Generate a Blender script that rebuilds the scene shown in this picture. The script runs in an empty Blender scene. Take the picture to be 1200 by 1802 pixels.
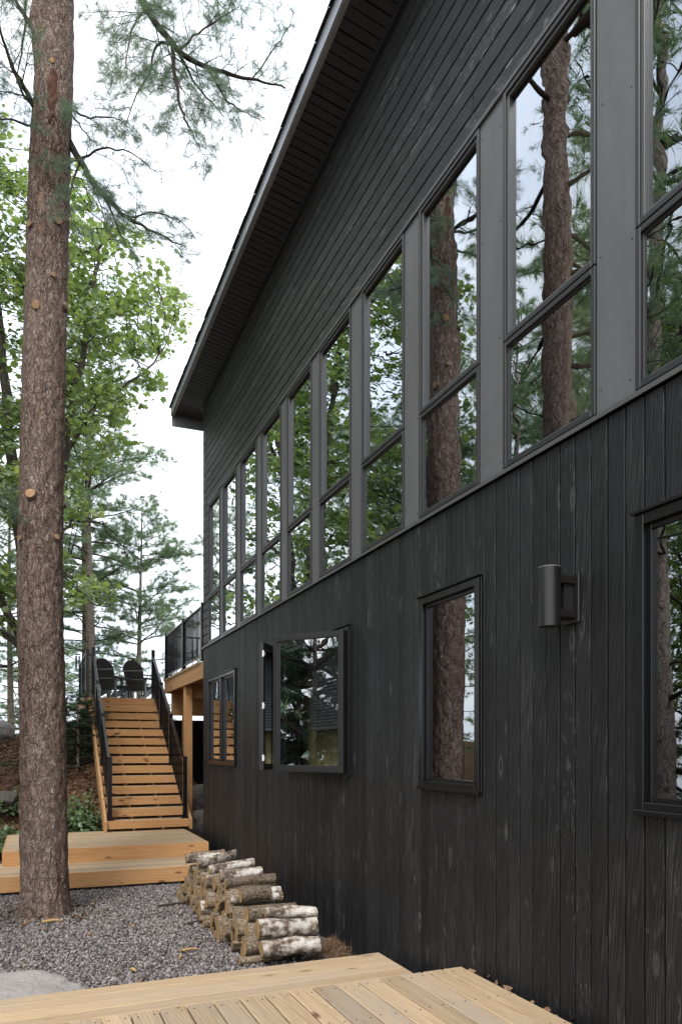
import bpy, math, random
import numpy as np
from mathutils import Vector, Matrix, noise as mnoise

SC = bpy.context.scene
COL = SC.collection
R = math.radians
rnd = random.Random(7)
nr = np.random.default_rng(11)

EYE = 1.8                      # camera height over the gravel
TH = math.atan(540 / 1314)     # heading of the camera, right of the wall direction
FP = 1314.0
XW = 2.53                      # plane of the long wall
YC = 12.02                     # far corner of the house


def at(px, py, Y):
    """world point seen at photo pixel (px, py) at distance Y along the wall"""
    a = TH + math.atan((px - 600) / FP)
    X = Y * math.tan(a)
    d = Y * math.cos(TH) + X * math.sin(TH)
    return Vector((X, Y, EYE + (1315 - py) * d / FP))


# ------------------------------------------------------------------ mesh helpers
class MB:
    def __init__(self):
        self.v = []
        self.f = []
        self.m = []
        self.mi = 0

    def add(self, vs, fs):
        b = len(self.v)
        self.v += [tuple(p) for p in vs]
        self.f += [tuple(i + b for i in f) for f in fs]
        self.m += [self.mi] * len(fs)

    def box(self, x0, y0, z0, x1, y1, z1):
        self.add([(x0, y0, z0), (x1, y0, z0), (x1, y1, z0), (x0, y1, z0), (x0, y0, z1), (x1, y0, z1), (x1, y1, z1), (x0, y1, z1)],
                 [(0, 3, 2, 1), (4, 5, 6, 7), (0, 1, 5, 4), (1, 2, 6, 5), (2, 3, 7, 6), (3, 0, 4, 7)])

    def prism(self, prof, o, u, w, ext):
        """closed profile [(a,b)] at o + a*u + b*w, extruded by vector ext"""
        o, u, w, ext = Vector(o), Vector(u), Vector(w), Vector(ext)
        n = len(prof)
        vs = [o + u * a + w * b for a, b in prof]
        vs += [p + ext for p in vs]
        fs = [tuple(range(n - 1, -1, -1)), tuple(range(n, 2 * n))]
        fs += [(i, (i + 1) % n, n + (i + 1) % n, n + i) for i in range(n)]
        self.add(vs, fs)

    def plank(self, o, u, w, ext, wid, thk, ch=0.003):
        """board with its top face on w=0, chamfered along its top edges"""
        self.prism([(0, -thk), (wid, -thk), (wid, -ch), (wid - ch, 0), (ch, 0), (0, -ch)], o, u, w, ext)

    def bar(self, p, q, a, b, up=(0, 0, 1)):
        p, q = Vector(p), Vector(q)
        d = (q - p).normalized()
        s = d.cross(Vector(up))
        if s.length < 1e-4:
            s = d.cross(Vector((1, 0, 0)))
        s.normalize()
        t = s.cross(d)
        self.prism([(-a / 2, -b / 2), (a / 2, -b / 2), (a / 2, b / 2), (-a / 2, b / 2)], p, s, t, q - p)

    def tube(self, pts, rad, n=6, cap=True, jit=0.0):
        pts = [Vector(p) for p in pts]
        k = len(pts)
        base = len(self.v)
        ref = Vector((0.31, 0.83, 0.46))
        for i, p in enumerate(pts):
            d = pts[min(i + 1, k - 1)] - pts[max(i - 1, 0)]
            if d.length < 1e-6:
                d = Vector((0, 0, 1))
            d.normalize()
            s = d.cross(ref)
            if s.length < 0.05:
                s = d.cross(Vector((1, 0, 0)))
            s.normalize()
            t = d.cross(s)
            r = rad[i] if hasattr(rad, '__len__') else rad
            for j in range(n):
                a = 2 * math.pi * j / n
                rr = r * (1 + (rnd.uniform(-jit, jit) if jit else 0))
                self.v.append(tuple(p + s * (math.cos(a) * rr) + t * (math.sin(a) * rr)))
        for i in range(k - 1):
            for j in range(n):
                a, b = base + i * n + j, base + i * n + (j + 1) % n
                self.f.append((a, b, b + n, a + n))
                self.m.append(self.mi)
        if cap:
            self.f.append(tuple(base + j for j in range(n - 1, -1, -1)))
            self.f.append(tuple(base + (k - 1) * n + j for j in range(n)))
            self.m += [self.mi, self.mi]

    def build(self, name, mats, parent=None, smooth=False, bevel=0, origin=None):
        me = bpy.data.meshes.new(name)
        vs = self.v
        if origin is not None:
            ox, oy, oz = origin
            vs = [(x - ox, y - oy, z - oz) for x, y, z in vs]
        me.from_pydata(vs, [], self.f)
        if not isinstance(mats, (list, tuple)):
            mats = [mats]
        for m in mats:
            me.materials.append(m)
        if len(mats) > 1:
            me.polygons.foreach_set('material_index', self.m)
        if smooth:
            me.polygons.foreach_set('use_smooth', [True] * len(me.polygons))
        me.update()
        o = bpy.data.objects.new(name, me)
        COL.objects.link(o)
        if origin is not None:
            o.location = origin
        if parent is not None:
            setparent(o, parent)
        if bevel:
            b = o.modifiers.new('bevel', 'BEVEL')
            b.width = bevel
            b.segments = 1
            b.limit_method = 'ANGLE'
        return o


def worldloc(o):
    l = Vector(o.location)
    while o.parent is not None:
        o = o.parent
        l += Vector(o.location)
    return l


def setparent(o, p):
    o.parent = p
    o.location = Vector(o.location) - worldloc(p)


def np_mesh(name, verts, tris, mat, parent=None, smooth=False):
    me = bpy.data.meshes.new(name)
    verts = np.asarray(verts, dtype=np.float32).reshape(-1, 3)
    tris = np.asarray(tris, dtype=np.int32).reshape(-1, 3)
    me.vertices.add(len(verts))
    me.vertices.foreach_set('co', verts.ravel())
    me.loops.add(tris.size)
    me.loops.foreach_set('vertex_index', tris.ravel())
    me.polygons.add(len(tris))
    me.polygons.foreach_set('loop_start', np.arange(0, tris.size, 3, dtype=np.int32))
    if smooth:
        me.polygons.foreach_set('use_smooth', np.ones(len(tris), dtype=bool))
    me.update(calc_edges=True)
    me.materials.append(mat)
    o = bpy.data.objects.new(name, me)
    COL.objects.link(o)
    if parent is not None:
        setparent(o, parent)
    return o


def tag(o, label=None, cat=None, group=None, kind=None):
    if label:
        o['label'] = label
    if cat:
        o['category'] = cat
    if group:
        o['group'] = group
    if kind:
        o['kind'] = kind
    return o


def empty(name, loc, label, cat, group=None):
    o = bpy.data.objects.new(name, None)
    o.empty_display_size = 0.1
    COL.objects.link(o)
    o.location = loc
    return tag(o, label, cat, group)


def copy_tree(o, parent=None):
    c = o.copy()
    COL.objects.link(c)
    if parent is not None:
        c.parent = parent
    for ch in list(o.children):
        copy_tree(ch, c)
    return c


# ------------------------------------------------------------------ materials
def newmat(name):
    m = bpy.data.materials.new(name)
    m.use_nodes = True
    nt = m.node_tree
    nt.nodes.clear()
    out = nt.nodes.new('ShaderNodeOutputMaterial')
    return m, nt, out


class NT:
    def __init__(self, nt):
        self.nt = nt

    def n(self, typ, **kw):
        nd = self.nt.nodes.new('ShaderNode' + typ)
        for k, v in kw.items():
            if k.startswith('i_'):
                key = k[2:]
                nd.inputs[int(key) if key.isdigit() else key.replace('_', ' ')].default_value = v
            else:
                setattr(nd, k, v)
        return nd

    def l(self, a, b):
        self.nt.links.new(a, b)

    def ramp(self, src, stops, interp='LINEAR'):
        r = self.n('ValToRGB')
        r.color_ramp.interpolation = interp
        el = r.color_ramp.elements
        while len(el) < len(stops):
            el.new(0.5)
        for e, (p, c) in zip(el, stops):
            e.position = p
            e.color = (c[0], c[1], c[2], 1) if hasattr(c, '__len__') else (c, c, c, 1)
        self.l(src, r.inputs['Fac'])
        return r.outputs['Color']

    def math(self, op, a, b=None, clamp=False):
        m = self.n('Math', operation=op)
        m.use_clamp = clamp
        for i, x in enumerate((a, b)):
            if x is None:
                continue
            if isinstance(x, (int, float)):
                m.inputs[i].default_value = x
            else:
                self.l(x, m.inputs[i])
        return m.outputs[0]

    def mix(self, fac, a, b, blend='MIX'):
        m = self.n('Mix', data_type='RGBA', blend_type=blend)
        for sock, x in ((m.inputs[0], fac), (m.inputs[6], a), (m.inputs[7], b)):
            if isinstance(x, (int, float)):
                sock.default_value = x
            elif isinstance(x, (tuple, list)):
                sock.default_value = (x[0], x[1], x[2], 1)
            else:
                self.l(x, sock)
        return m.outputs[2]

    def noise(self, vec, scale, detail=4, rough=0.55, dist=0.0):
        nd = self.n('TexNoise')
        nd.inputs['Scale'].default_value = scale
        nd.inputs['Detail'].default_value = detail
        nd.inputs['Roughness'].default_value = rough
        nd.inputs['Distortion'].default_value = dist
        self.l(vec, nd.inputs['Vector'])
        return nd.outputs['Fac']

    def mapping(self, vec, scale=(1, 1, 1), loc=(0, 0, 0)):
        mp = self.n('Mapping')
        mp.inputs['Scale'].default_value = scale
        mp.inputs['Location'].default_value = loc
        self.l(vec, mp.inputs['Vector'])
        return mp.outputs[0]

    def bump(self, h, strength=0.5, dist=0.01, nrm=None):
        b = self.n('Bump')
        b.inputs['Strength'].default_value = strength
        b.inputs['Distance'].default_value = dist
        self.l(h, b.inputs['Height'])
        if nrm is not None:
            self.l(nrm, b.inputs['Normal'])
        return b.outputs[0]

    def principled(self, out, color, rough, nrm=None, metallic=0.0, spec=0.5):
        p = self.n('BsdfPrincipled')
        for sock, x in ((p.inputs['Base Color'], color), (p.inputs['Roughness'], rough)):
            if isinstance(x, (int, float)):
                sock.default_value = x
            elif isinstance(x, (tuple, list)):
                sock.default_value = (x[0], x[1], x[2], 1)
            else:
                self.l(x, sock)
        p.inputs['Metallic'].default_value = metallic
        p.inputs['Specular IOR Level'].default_value = spec
        if nrm is not None:
            self.l(nrm, p.inputs['Normal'])
        self.l(p.outputs[0], out.inputs['Surface'])
        return p


def axis_scale(axis, along, across):
    return tuple(along if i == 'XYZ'.index(axis) else across for i in range(3))


def island_vec(t):
    tc = t.n('TexCoord')
    g = t.n('NewGeometry')
    cx = t.n('CombineXYZ')
    for i, k in enumerate((37.0, 53.0, 71.0)):
        t.l(t.math('MULTIPLY', g.outputs['Random Per Island'], k), cx.inputs[i])
    ad = t.n('VectorMath', operation='ADD')
    t.l(tc.outputs['Object'], ad.inputs[0])
    t.l(cx.outputs[0], ad.inputs[1])
    return ad.outputs[0], g.outputs['Random Per Island'], tc.outputs['Object']


def wood(name, ca, cb, cknot, axis, var=0.25, rough=0.7, spec=0.3, bump=0.25, grey=None):
    """planed softwood: streaked grain along an axis, knots, a tone of its own for each board"""
    m, nt, out = newmat(name)
    t = NT(nt)
    v, rand, ob = island_vec(t)
    vs = t.mapping(v, axis_scale(axis, 1.1, 26))
    fine = t.noise(t.mapping(v, axis_scale(axis, 3, 150)), 1.0, 3, 0.6)
    grain = t.noise(vs, 1.0, 5, 0.6, 0.8)
    # cathedral lines
    w = t.n('TexWave', wave_type='BANDS', bands_direction='DIAGONAL')
    w.inputs['Scale'].default_value = 5
    w.inputs['Distortion'].default_value = 9
    w.inputs['Detail'].default_value = 2
    w.inputs['Detail Scale'].default_value = 0.6
    t.l(t.mapping(v, axis_scale(axis, 0.35, 6)), w.inputs['Vector'])
    g = t.math('ADD', t.math('MULTIPLY', grain, 0.62), t.math('MULTIPLY', w.outputs['Fac'], 0.20))
    g = t.math('ADD', g, t.math('MULTIPLY', fine, 0.22))
    col = t.ramp(g, [(0.30, cb), (0.72, ca)])
    # knots
    vo = t.n('TexVoronoi', feature='F1')
    vo.inputs['Scale'].default_value = 1.0
    t.l(t.mapping(v, axis_scale(axis, 2.6, 7.0)), vo.inputs['Vector'])
    kn = t.ramp(vo.outputs['Distance'], [(0.05, 1), (0.11, 0.55), (0.17, 0)])
    col = t.mix(kn, col, cknot)
    # tone per board
    tone = t.math('ADD', t.math('MULTIPLY', rand, var * 2), 1 - var)
    cc = t.n('CombineColor')
    for i in range(3):
        t.l(tone, cc.inputs[i])
    col = t.mix(1.0, col, cc.outputs[0], 'MULTIPLY')
    if grey:
        wn = t.noise(t.mapping(v, axis_scale(axis, 0.8, 3)), 1.0, 3)
        col = t.mix(t.ramp(wn, [(0.42, 0), (0.7, 0.6)]), col, grey)
    t.principled(out, col, rough, t.bump(g, bump, 0.004), spec=spec)
    return m


def stained(name, axis, base, light, rough=0.55, flecks=1.0):
    """black-stained rough sawn boards: grain lines, knots and pale worn flecks"""
    m, nt, out = newmat(name)
    t = NT(nt)
    v, rand, ob = island_vec(t)
    grain = t.noise(t.mapping(v, axis_scale(axis, 2.2, 60)), 1.0, 5, 0.65, 0.6)
    fine = t.noise(t.mapping(v, axis_scale(axis, 9, 260)), 1.0, 3, 0.6)
    w = t.n('TexWave', wave_type='BANDS', bands_direction='DIAGONAL')
    w.inputs['Scale'].default_value = 6
    w.inputs['Distortion'].default_value = 11
    w.inputs['Detail'].default_value = 2
    w.inputs['Detail Scale'].default_value = 0.7
    t.l(t.mapping(v, axis_scale(axis, 0.35, 6)), w.inputs['Vector'])
    gl = t.ramp(w.outputs['Fac'], [(0.55, 0), (0.95, 1)])
    h = t.math('ADD', t.math('MULTIPLY', grain, 0.5), t.math('MULTIPLY', w.outputs['Fac'], 0.25))
    h = t.math('ADD', h, t.math('MULTIPLY', fine, 0.25))
    col = t.ramp(h, [(0.3, tuple(c * 0.55 for c in base)), (0.7, tuple(c * 1.35 for c in base))])
    # worn flecks and knots are paler than the stain
    fl = t.noise(t.mapping(v, axis_scale(axis, 13, 46)), 1.0, 4, 0.6, 1.0)
    patch = t.noise(t.mapping(v, axis_scale(axis, 1.4, 5)), 1.0, 2)
    f1 = t.ramp(fl, [(0.56, 0), (0.70, 1)])
    f2 = t.ramp(patch, [(0.42, 0), (0.60, 1)])
    f3 = t.math('MULTIPLY', t.math('MULTIPLY', f1, f2), t.math('ADD', t.math('MULTIPLY', fine, 0.9), 0.15))
    f3 = t.math('MULTIPLY', f3, t.math('ADD', t.math('MULTIPLY', t.math('FRACT', t.math('MULTIPLY', rand, 17.3)), 1.1 * flecks), 0.15 * flecks), True)
    col = t.mix(f3, col, light)
    gmask = t.noise(t.mapping(v, axis_scale(axis, 1.2, 4), (9, 3, 5)), 1.0, 2)
    gm = t.math('MULTIPLY', gl, t.ramp(gmask, [(0.5, 0), (0.7, 0.35)]))
    col = t.mix(gm, col, tuple(0.65 * c for c in light))
    vo = t.n('TexVoronoi', feature='F1')
    vo.inputs['Scale'].default_value = 1.0
    t.l(t.mapping(v, axis_scale(axis, 2.0, 6.0)), vo.inputs['Vector'])
    ring = t.ramp(vo.outputs['Distance'], [(0.05, 0.0), (0.09, 0.7), (0.16, 0)])
    col = t.mix(t.math('MULTIPLY', ring, fine), col, light)
    tone = t.math('ADD', t.math('MULTIPLY', rand, 0.7), 0.65)
    cc = t.n('CombineColor')
    for i in range(3):
        t.l(tone, cc.inputs[i])
    col = t.mix(1.0, col, cc.outputs[0], 'MULTIPLY')
    t.principled(out, col, rough, t.bump(h, 0.7, 0.006), spec=0.22)
    return m


def metal(name, col, rough=0.4, spec=0.5, mottle=0.06, metallic=0.0):
    m, nt, out = newmat(name)
    t = NT(nt)
    tc = t.n('TexCoord')
    n1 = t.noise(t.mapping(tc.outputs['Object'], (4, 4, 0.8)), 2.3, 4, 0.6)
    n2 = t.noise(tc.outputs['Object'], 12, 2)
    c = t.ramp(n1, [(0.3, tuple(x * (1 - mottle) for x in col)), (0.7, tuple(x * (1 + mottle) for x in col))])
    rr = t.math('ADD', t.math('MULTIPLY', n2, 0.04), rough - 0.02)
    t.principled(out, c, rr, None, metallic, spec)
    return m


def glass(name, base=0.16):
    """coated double glazing: reflects a third of what faces it, lets the room show through"""
    m, nt, out = newmat(name)
    t = NT(nt)
    tc = t.n('TexCoord')
    n1 = t.noise(t.mapping(tc.outputs['Object'], (1.6, 1.6, 3.2)), 1.3, 1.5, 0.4)
    nb = t.bump(n1, 0.07, 0.02)
    fr = t.n('Fresnel')
    fr.inputs['IOR'].default_value = 1.5
    fac = t.math('ADD', t.math('MULTIPLY', fr.outputs[0], 3.2), base, True)
    tr = t.n('BsdfTransparent')
    tr.inputs[0].default_value = (0.70, 0.74, 0.70, 1)
    gl = t.n('BsdfGlossy')
    gl.inputs['Color'].default_value = (0.90, 0.95, 1.0, 1)
    gl.inputs['Roughness'].default_value = 0.0
    t.l(nb, gl.inputs['Normal'])
    mx = t.n('MixShader')
    t.l(fac, mx.inputs[0])
    t.l(tr.outputs[0], mx.inputs[1])
    t.l(gl.outputs[0], mx.inputs[2])
    t.l(mx.outputs[0], out.inputs['Surface'])
    return m


def leafmat(name, ca, cb, cc, trans=0.45):
    m, nt, out = newmat(name)
    t = NT(nt)
    g = t.n('NewGeometry')
    tc = t.n('TexCoord')
    big = t.noise(tc.outputs['Object'], 0.9, 2)
    f = t.math('ADD', t.math('MULTIPLY', g.outputs['Random Per Island'], 0.6), t.math('MULTIPLY', big, 0.4))
    col = t.ramp(f, [(0.15, cb), (0.5, ca), (0.85, cc)])
    d = t.n('BsdfDiffuse')
    t.l(col, d.inputs[0])
    tr = t.n('BsdfTranslucent')
    t.l(t.mix(1.0, col, (1.25, 1.35, 0.6), 'MULTIPLY'), tr.inputs[0])
    mx = t.n('MixShader')
    mx.inputs[0].default_value = trans
    t.l(d.outputs[0], mx.inputs[1])
    t.l(tr.outputs[0], mx.inputs[2])
    gl = t.n('BsdfGlossy')
    gl.inputs['Roughness'].default_value = 0.45
    gl.inputs['Color'].default_value = (0.8, 0.9, 1, 1)
    m2 = t.n('MixShader')
    m2.inputs[0].default_value = 0.05
    t.l(mx.outputs[0], m2.inputs[1])
    t.l(gl.outputs[0], m2.inputs[2])
    t.l(m2.outputs[0], out.inputs['Surface'])
    return m


def barkmat(name, plate, plate2, crack, scale=(24, 24, 10), dist=0.02, strength=1.0, warm=None):
    m, nt, out = newmat(name)
    t = NT(nt)
    tc = t.n('TexCoord')
    n0 = t.n('TexNoise')
    n0.inputs['Scale'].default_value = 9
    n0.inputs['Detail'].default_value = 3
    t.l(tc.outputs['Object'], n0.inputs['Vector'])
    sub = t.n('VectorMath', operation='MULTIPLY_ADD')
    t.l(n0.outputs['Color'], sub.inputs[0])
    sub.inputs[1].default_value = (0.11, 0.11, 0.22)
    t.l(tc.outputs['Object'], sub.inputs[2])
    vec = t.mapping(sub.outputs[0], scale)
    vo = t.n('TexVoronoi', feature='DISTANCE_TO_EDGE')
    vo.inputs['Scale'].default_value = 1.0
    t.l(vec, vo.inputs['Vector'])
    vc = t.n('TexVoronoi', feature='F1')
    vc.inputs['Scale'].default_value = 1.0
    t.l(vec, vc.inputs['Vector'])
    flake = t.noise(t.mapping(tc.outputs['Object'], (70, 70, 45)), 1.0, 4, 0.65)
    sep = t.n('SeparateColor')
    t.l(vc.outputs['Color'], sep.inputs[0])
    pc = t.mix(sep.outputs[0], plate, plate2)
    pc = t.mix(t.ramp(flake, [(0.35, 0.0), (0.75, 0.85)]), pc, tuple(min(1, c * 1.7) for c in plate2))
    if warm:
        wn = t.noise(t.mapping(tc.outputs['Object'], (3, 3, 1.2)), 1.0, 3)
        pc = t.mix(t.ramp(wn, [(0.5, 0), (0.75, 0.6)]), pc, warm)
    cn = t.noise(t.mapping(tc.outputs['Object'], (13, 13, 5)), 1.0, 3)
    oi = t.n('ObjectInfo')
    pc = t.mix(t.math('MULTIPLY', oi.outputs['Random'], 0.7), pc, t.mix(0.5, pc, plate))
    ot = t.n('CombineColor')
    for i in range(3):
        t.l(t.math('ADD', t.math('MULTIPLY', oi.outputs['Random'], 0.7), 0.6), ot.inputs[i])
    pc = t.mix(1.0, pc, ot.outputs[0], 'MULTIPLY')
    ck = t.math('MULTIPLY', t.ramp(vo.outputs['Distance'], [(0.0, 1), (0.06, 0.5), (0.14, 0)]), t.ramp(cn, [(0.30, 0.35), (0.58, 1)]))
    col = t.mix(ck, pc, crack)
    h = t.math('ADD', t.ramp(vo.outputs['Distance'], [(0.0, 0), (0.3, 0.8)]), t.math('MULTIPLY', flake, 0.5))
    h = t.math('ADD', h, t.math('MULTIPLY', sep.outputs[1], 0.35))
    t.principled(out, col, 0.9, t.bump(h, strength, dist), spec=0.15)
    return m


def pinebark(name):
    """small flaky scales broken by long fissures, tone drifting with height"""
    m, nt, out = newmat(name)
    t = NT(nt)
    tc = t.n('TexCoord')
    ob = tc.outputs['Object']
    n0 = t.n('TexNoise')
    n0.inputs['Scale'].default_value = 11
    n0.inputs['Detail'].default_value = 4
    t.l(ob, n0.inputs['Vector'])
    vm = t.n('VectorMath', operation='MULTIPLY_ADD')
    t.l(n0.outputs['Color'], vm.inputs[0])
    vm.inputs[1].default_value = (0.10, 0.10, 0.20)
    t.l(ob, vm.inputs[2])
    wv = vm.outputs[0]

    def vor(scale, feat):
        v = t.n('TexVoronoi', feature=feat)
        v.inputs['Scale'].default_value = 1.0
        t.l(t.mapping(wv, scale), v.inputs['Vector'])
        return v
    e1 = vor((44, 44, 17), 'DISTANCE_TO_EDGE').outputs['Distance']
    c1 = vor((44, 44, 17), 'F1').outputs['Color']
    e2 = vor((13, 13, 2.6), 'DISTANCE_TO_EDGE').outputs['Distance']
    sep = t.n('SeparateColor')
    t.l(c1, sep.inputs[0])
    flake = t.noise(t.mapping(ob, (85, 85, 50)), 1.0, 6, 0.7)
    mid = t.noise(t.mapping(ob, (22, 22, 10)), 1.0, 4, 0.6)
    big = t.noise(t.mapping(ob, (2.2, 2.2, 0.9)), 1.0, 3)
    f = t.math('ADD', t.math('MULTIPLY', flake, 0.55), t.math('ADD', t.math('MULTIPLY', sep.outputs[0], 0.22), t.math('MULTIPLY', mid, 0.25)))
    col = t.ramp(f, [(0.28, (0.115, 0.078, 0.060)), (0.47, (0.255, 0.182, 0.145)), (0.60, (0.35, 0.272, 0.228)), (0.78, (0.49, 0.42, 0.37))])
    col = t.mix(t.ramp(big, [(0.42, 0), (0.68, 0.55)]), col, t.mix(0.5, col, (0.20, 0.105, 0.07)))
    k1 = t.math('MULTIPLY', t.ramp(e1, [(0.0, 0.9), (0.05, 0.45), (0.12, 0)]), t.ramp(mid, [(0.36, 0.15), (0.62, 1)]))
    k2 = t.math('MULTIPLY', t.ramp(e2, [(0.0, 0.85), (0.02, 0.45), (0.05, 0)]), t.ramp(big, [(0.3, 0.35), (0.55, 1)]))
    ck = t.math('MAXIMUM', k1, k2)
    col = t.mix(ck, col, (0.040, 0.028, 0.022))
    h = t.math('ADD', t.math('MULTIPLY', flake, 0.55), t.math('MULTIPLY', sep.outputs[1], 0.3))
    h = t.math('SUBTRACT', h, t.math('MULTIPLY', ck, 0.8))
    t.principled(out, col, 0.9, t.bump(h, 1.0, 0.018), spec=0.15)
    return m


def birchmat(name):
    m, nt, out = newmat(name)
    t = NT(nt)
    v, rand, ob = island_vec(t)
    tc = t.n('TexCoord')
    # lenticels run round the log (the log lies along X)
    ln = t.noise(t.mapping(tc.outputs['Object'], (75, 16, 16)), 1.0, 3, 0.6)
    pt = t.noise(t.mapping(tc.outputs['Object'], (9, 12, 12)), 1.0, 4, 0.65)
    col = t.ramp(pt, [(0.41, (0.09, 0.065, 0.05)), (0.48, (0.26, 0.215, 0.17)), (0.55, (0.47, 0.43, 0.38)), (0.66, (0.64, 0.61, 0.57))])
    col = t.mix(t.ramp(ln, [(0.60, 0), (0.70, 0.6)]), col, (0.16, 0.13, 0.11))
    t.principled(out, col, 0.75, t.bump(pt, 0.6, 0.006), spec=0.25)
    return m


def endgrain(name, ca, cb):
    m, nt, out = newmat(name)
    t = NT(nt)
    v, rand, ob = island_vec(t)
    n1 = t.noise(v, 30, 4, 0.6)
    n2 = t.noise(v, 9, 3)
    col = t.ramp(t.math('ADD', t.math('MULTIPLY', n1, 0.5), t.math('MULTIPLY', n2, 0.5)), [(0.3, cb), (0.65, ca)])
    tone = t.math('ADD', t.math('MULTIPLY', rand, 0.6), 0.7)
    cc = t.n('CombineColor')
    for i in range(3):
        t.l(tone, cc.inputs[i])
    t.principled(out, t.mix(1.0, col, cc.outputs[0], 'MULTIPLY'), 0.85, t.bump(n1, 0.5, 0.004), spec=0.2)
    return m


def speckle(name, stops, scale=60, rough=0.85, bump=0.5, dist=0.01, by_island=True):
    m, nt, out = newmat(name)
    t = NT(nt)
    v, rand, ob = island_vec(t)
    n1 = t.noise(v, scale, 4, 0.65)
    n2 = t.noise(v, scale * 0.13, 3)
    f = t.math('ADD', t.math('MULTIPLY', n1, 0.5), t.math('MULTIPLY', n2, 0.5))
    if by_island:
        f = t.math('ADD', t.math('MULTIPLY', f, 0.35), t.math('MULTIPLY', rand, 0.75))
    col = t.ramp(f, stops)
    t.principled(out, col, rough, t.bump(n1, bump, dist), spec=0.25)
    return m


M = {}
M['siding_v'] = stained('black_stained_vertical', 'Z', (0.0125, 0.0131, 0.0142), (0.115, 0.117, 0.12), 0.5, 0.7)
M['siding_h'] = stained('black_stained_horizontal', 'Y', (0.0235, 0.0237, 0.0245), (0.17, 0.17, 0.17), 0.45, 1.9)
M['black'] = metal('black_paint', (0.012, 0.012, 0.013), 0.5)
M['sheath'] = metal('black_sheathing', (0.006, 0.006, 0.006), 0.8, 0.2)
M['frame'] = metal('window_frame_charcoal', (0.024, 0.0245, 0.0265), 0.33, 0.45)
M['framedark'] = metal('window_frame_black', (0.0055, 0.0057, 0.0062), 0.26, 0.38)
M['bead'] = metal('window_bead_grey', (0.066, 0.068, 0.071), 0.36)
M['panel'] = metal('grey_metal_panel', (0.094, 0.096, 0.100), 0.40, 0.45, 0.12)
M['soffit'] = metal('soffit_dark', (0.024, 0.029, 0.042), 0.45)
M['fascia'] = metal('fascia_grey', (0.29, 0.315, 0.36), 0.35)
M['shingle'] = speckle('roof_shingle', [(0.3, (0.03, 0.03, 0.03)), (0.8, (0.09, 0.088, 0.085))], 90)
M['blackmetal'] = metal('black_railing', (0.006, 0.006, 0.007), 0.22, 0.45)
M['lamp'] = metal('lamp_bronze_black', (0.017, 0.016, 0.016), 0.30, 0.55, 0.1, 0.3)
M['lamprim'] = metal('lamp_rim', (0.16, 0.155, 0.145), 0.4)
M['white'] = metal('white_plastic', (0.75, 0.75, 0.73), 0.4)
M['glass'] = glass('window_glass')
M['deck_x'] = wood('deck_boards_x', (0.50, 0.37, 0.235), (0.33, 0.225, 0.125), (0.15, 0.075, 0.035), 'X', 0.18, grey=(0.37, 0.32, 0.265))
M['deck_y'] = wood('deck_boards_y', (0.465, 0.35, 0.225), (0.285, 0.20, 0.12), (0.12, 0.065, 0.035), 'Y', 0.24, grey=(0.33, 0.285, 0.24))
M['cedar_x'] = wood('cedar_x', (0.62, 0.36, 0.17), (0.44, 0.22, 0.085), (0.16, 0.06, 0.025), 'X', 0.13)
M['cedar_y'] = wood('cedar_y', (0.55, 0.33, 0.165), (0.39, 0.205, 0.085), (0.16, 0.06, 0.025), 'Y', 0.10)
M['cedar_z'] = wood('cedar_z', (0.55, 0.32, 0.15), (0.38, 0.20, 0.08), (0.16, 0.06, 0.025), 'Z', 0.08)
M['bark'] = pinebark('pine_bark')
M['bark_far'] = barkmat('far_pine_bark', (0.24, 0.195, 0.165), (0.32, 0.265, 0.23), (0.05, 0.035, 0.03), (20, 20, 8), 0.01)
M['bark_log'] = barkmat('log_bark', (0.17, 0.13, 0.09), (0.27, 0.22, 0.16), (0.04, 0.028, 0.02), (11, 42, 42), 0.008, 0.8, (0.20, 0.13, 0.075))
M['bark_grey'] = barkmat('maple_bark', (0.13, 0.115, 0.095), (0.20, 0.18, 0.15), (0.04, 0.033, 0.027), (26, 26, 7), 0.01)
M['twig'] = metal('twig_bark', (0.055, 0.042, 0.036), 0.85, 0.1, 0.3)
M['birch'] = birchmat('birch_bark')
M['cut'] = endgrain('cut_end', (0.50, 0.33, 0.16), (0.22, 0.13, 0.06))
M['cutfresh'] = endgrain('fresh_cut', (0.52, 0.34, 0.19), (0.34, 0.20, 0.10))
M['scar'] = endgrain('scar_wood', (0.20, 0.095, 0.065), (0.06, 0.03, 0.022))
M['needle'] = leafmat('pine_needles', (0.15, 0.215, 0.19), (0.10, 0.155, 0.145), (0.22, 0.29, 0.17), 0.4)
M['needle_far'] = leafmat('far_pine_needles', (0.20, 0.285, 0.215), (0.14, 0.215, 0.185), (0.31, 0.39, 0.20), 0.45)  # paler than near needles: haze on the far pines put into the colour
M['needle_dark'] = leafmat('dark_conifer_needles', (0.045, 0.085, 0.04), (0.025, 0.05, 0.028), (0.08, 0.125, 0.05), 0.3)
M['leaf'] = leafmat('broad_leaves', (0.245, 0.325, 0.145), (0.14, 0.205, 0.095), (0.38, 0.45, 0.22), 0.5)
M['shrub'] = leafmat('shrub_leaves', (0.14, 0.22, 0.085), (0.07, 0.12, 0.05), (0.26, 0.34, 0.15), 0.4)
M['litter'] = leafmat('dry_leaves', (0.20, 0.11, 0.06), (0.10, 0.06, 0.04), (0.36, 0.24, 0.14), 0.15)
M['stone'] = speckle('gravel_stones', [(0.08, (0.040, 0.038, 0.039)), (0.33, (0.110, 0.099, 0.097)), (0.58, (0.200, 0.178, 0.172)), (0.82, (0.29, 0.262, 0.252)), (0.98, (0.42, 0.39, 0.37))], 50)
M['gravelbed'] = speckle('gravel_bed', [(0.3, (0.045, 0.042, 0.041)), (0.7, (0.16, 0.148, 0.145))], 70, by_island=False)
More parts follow.
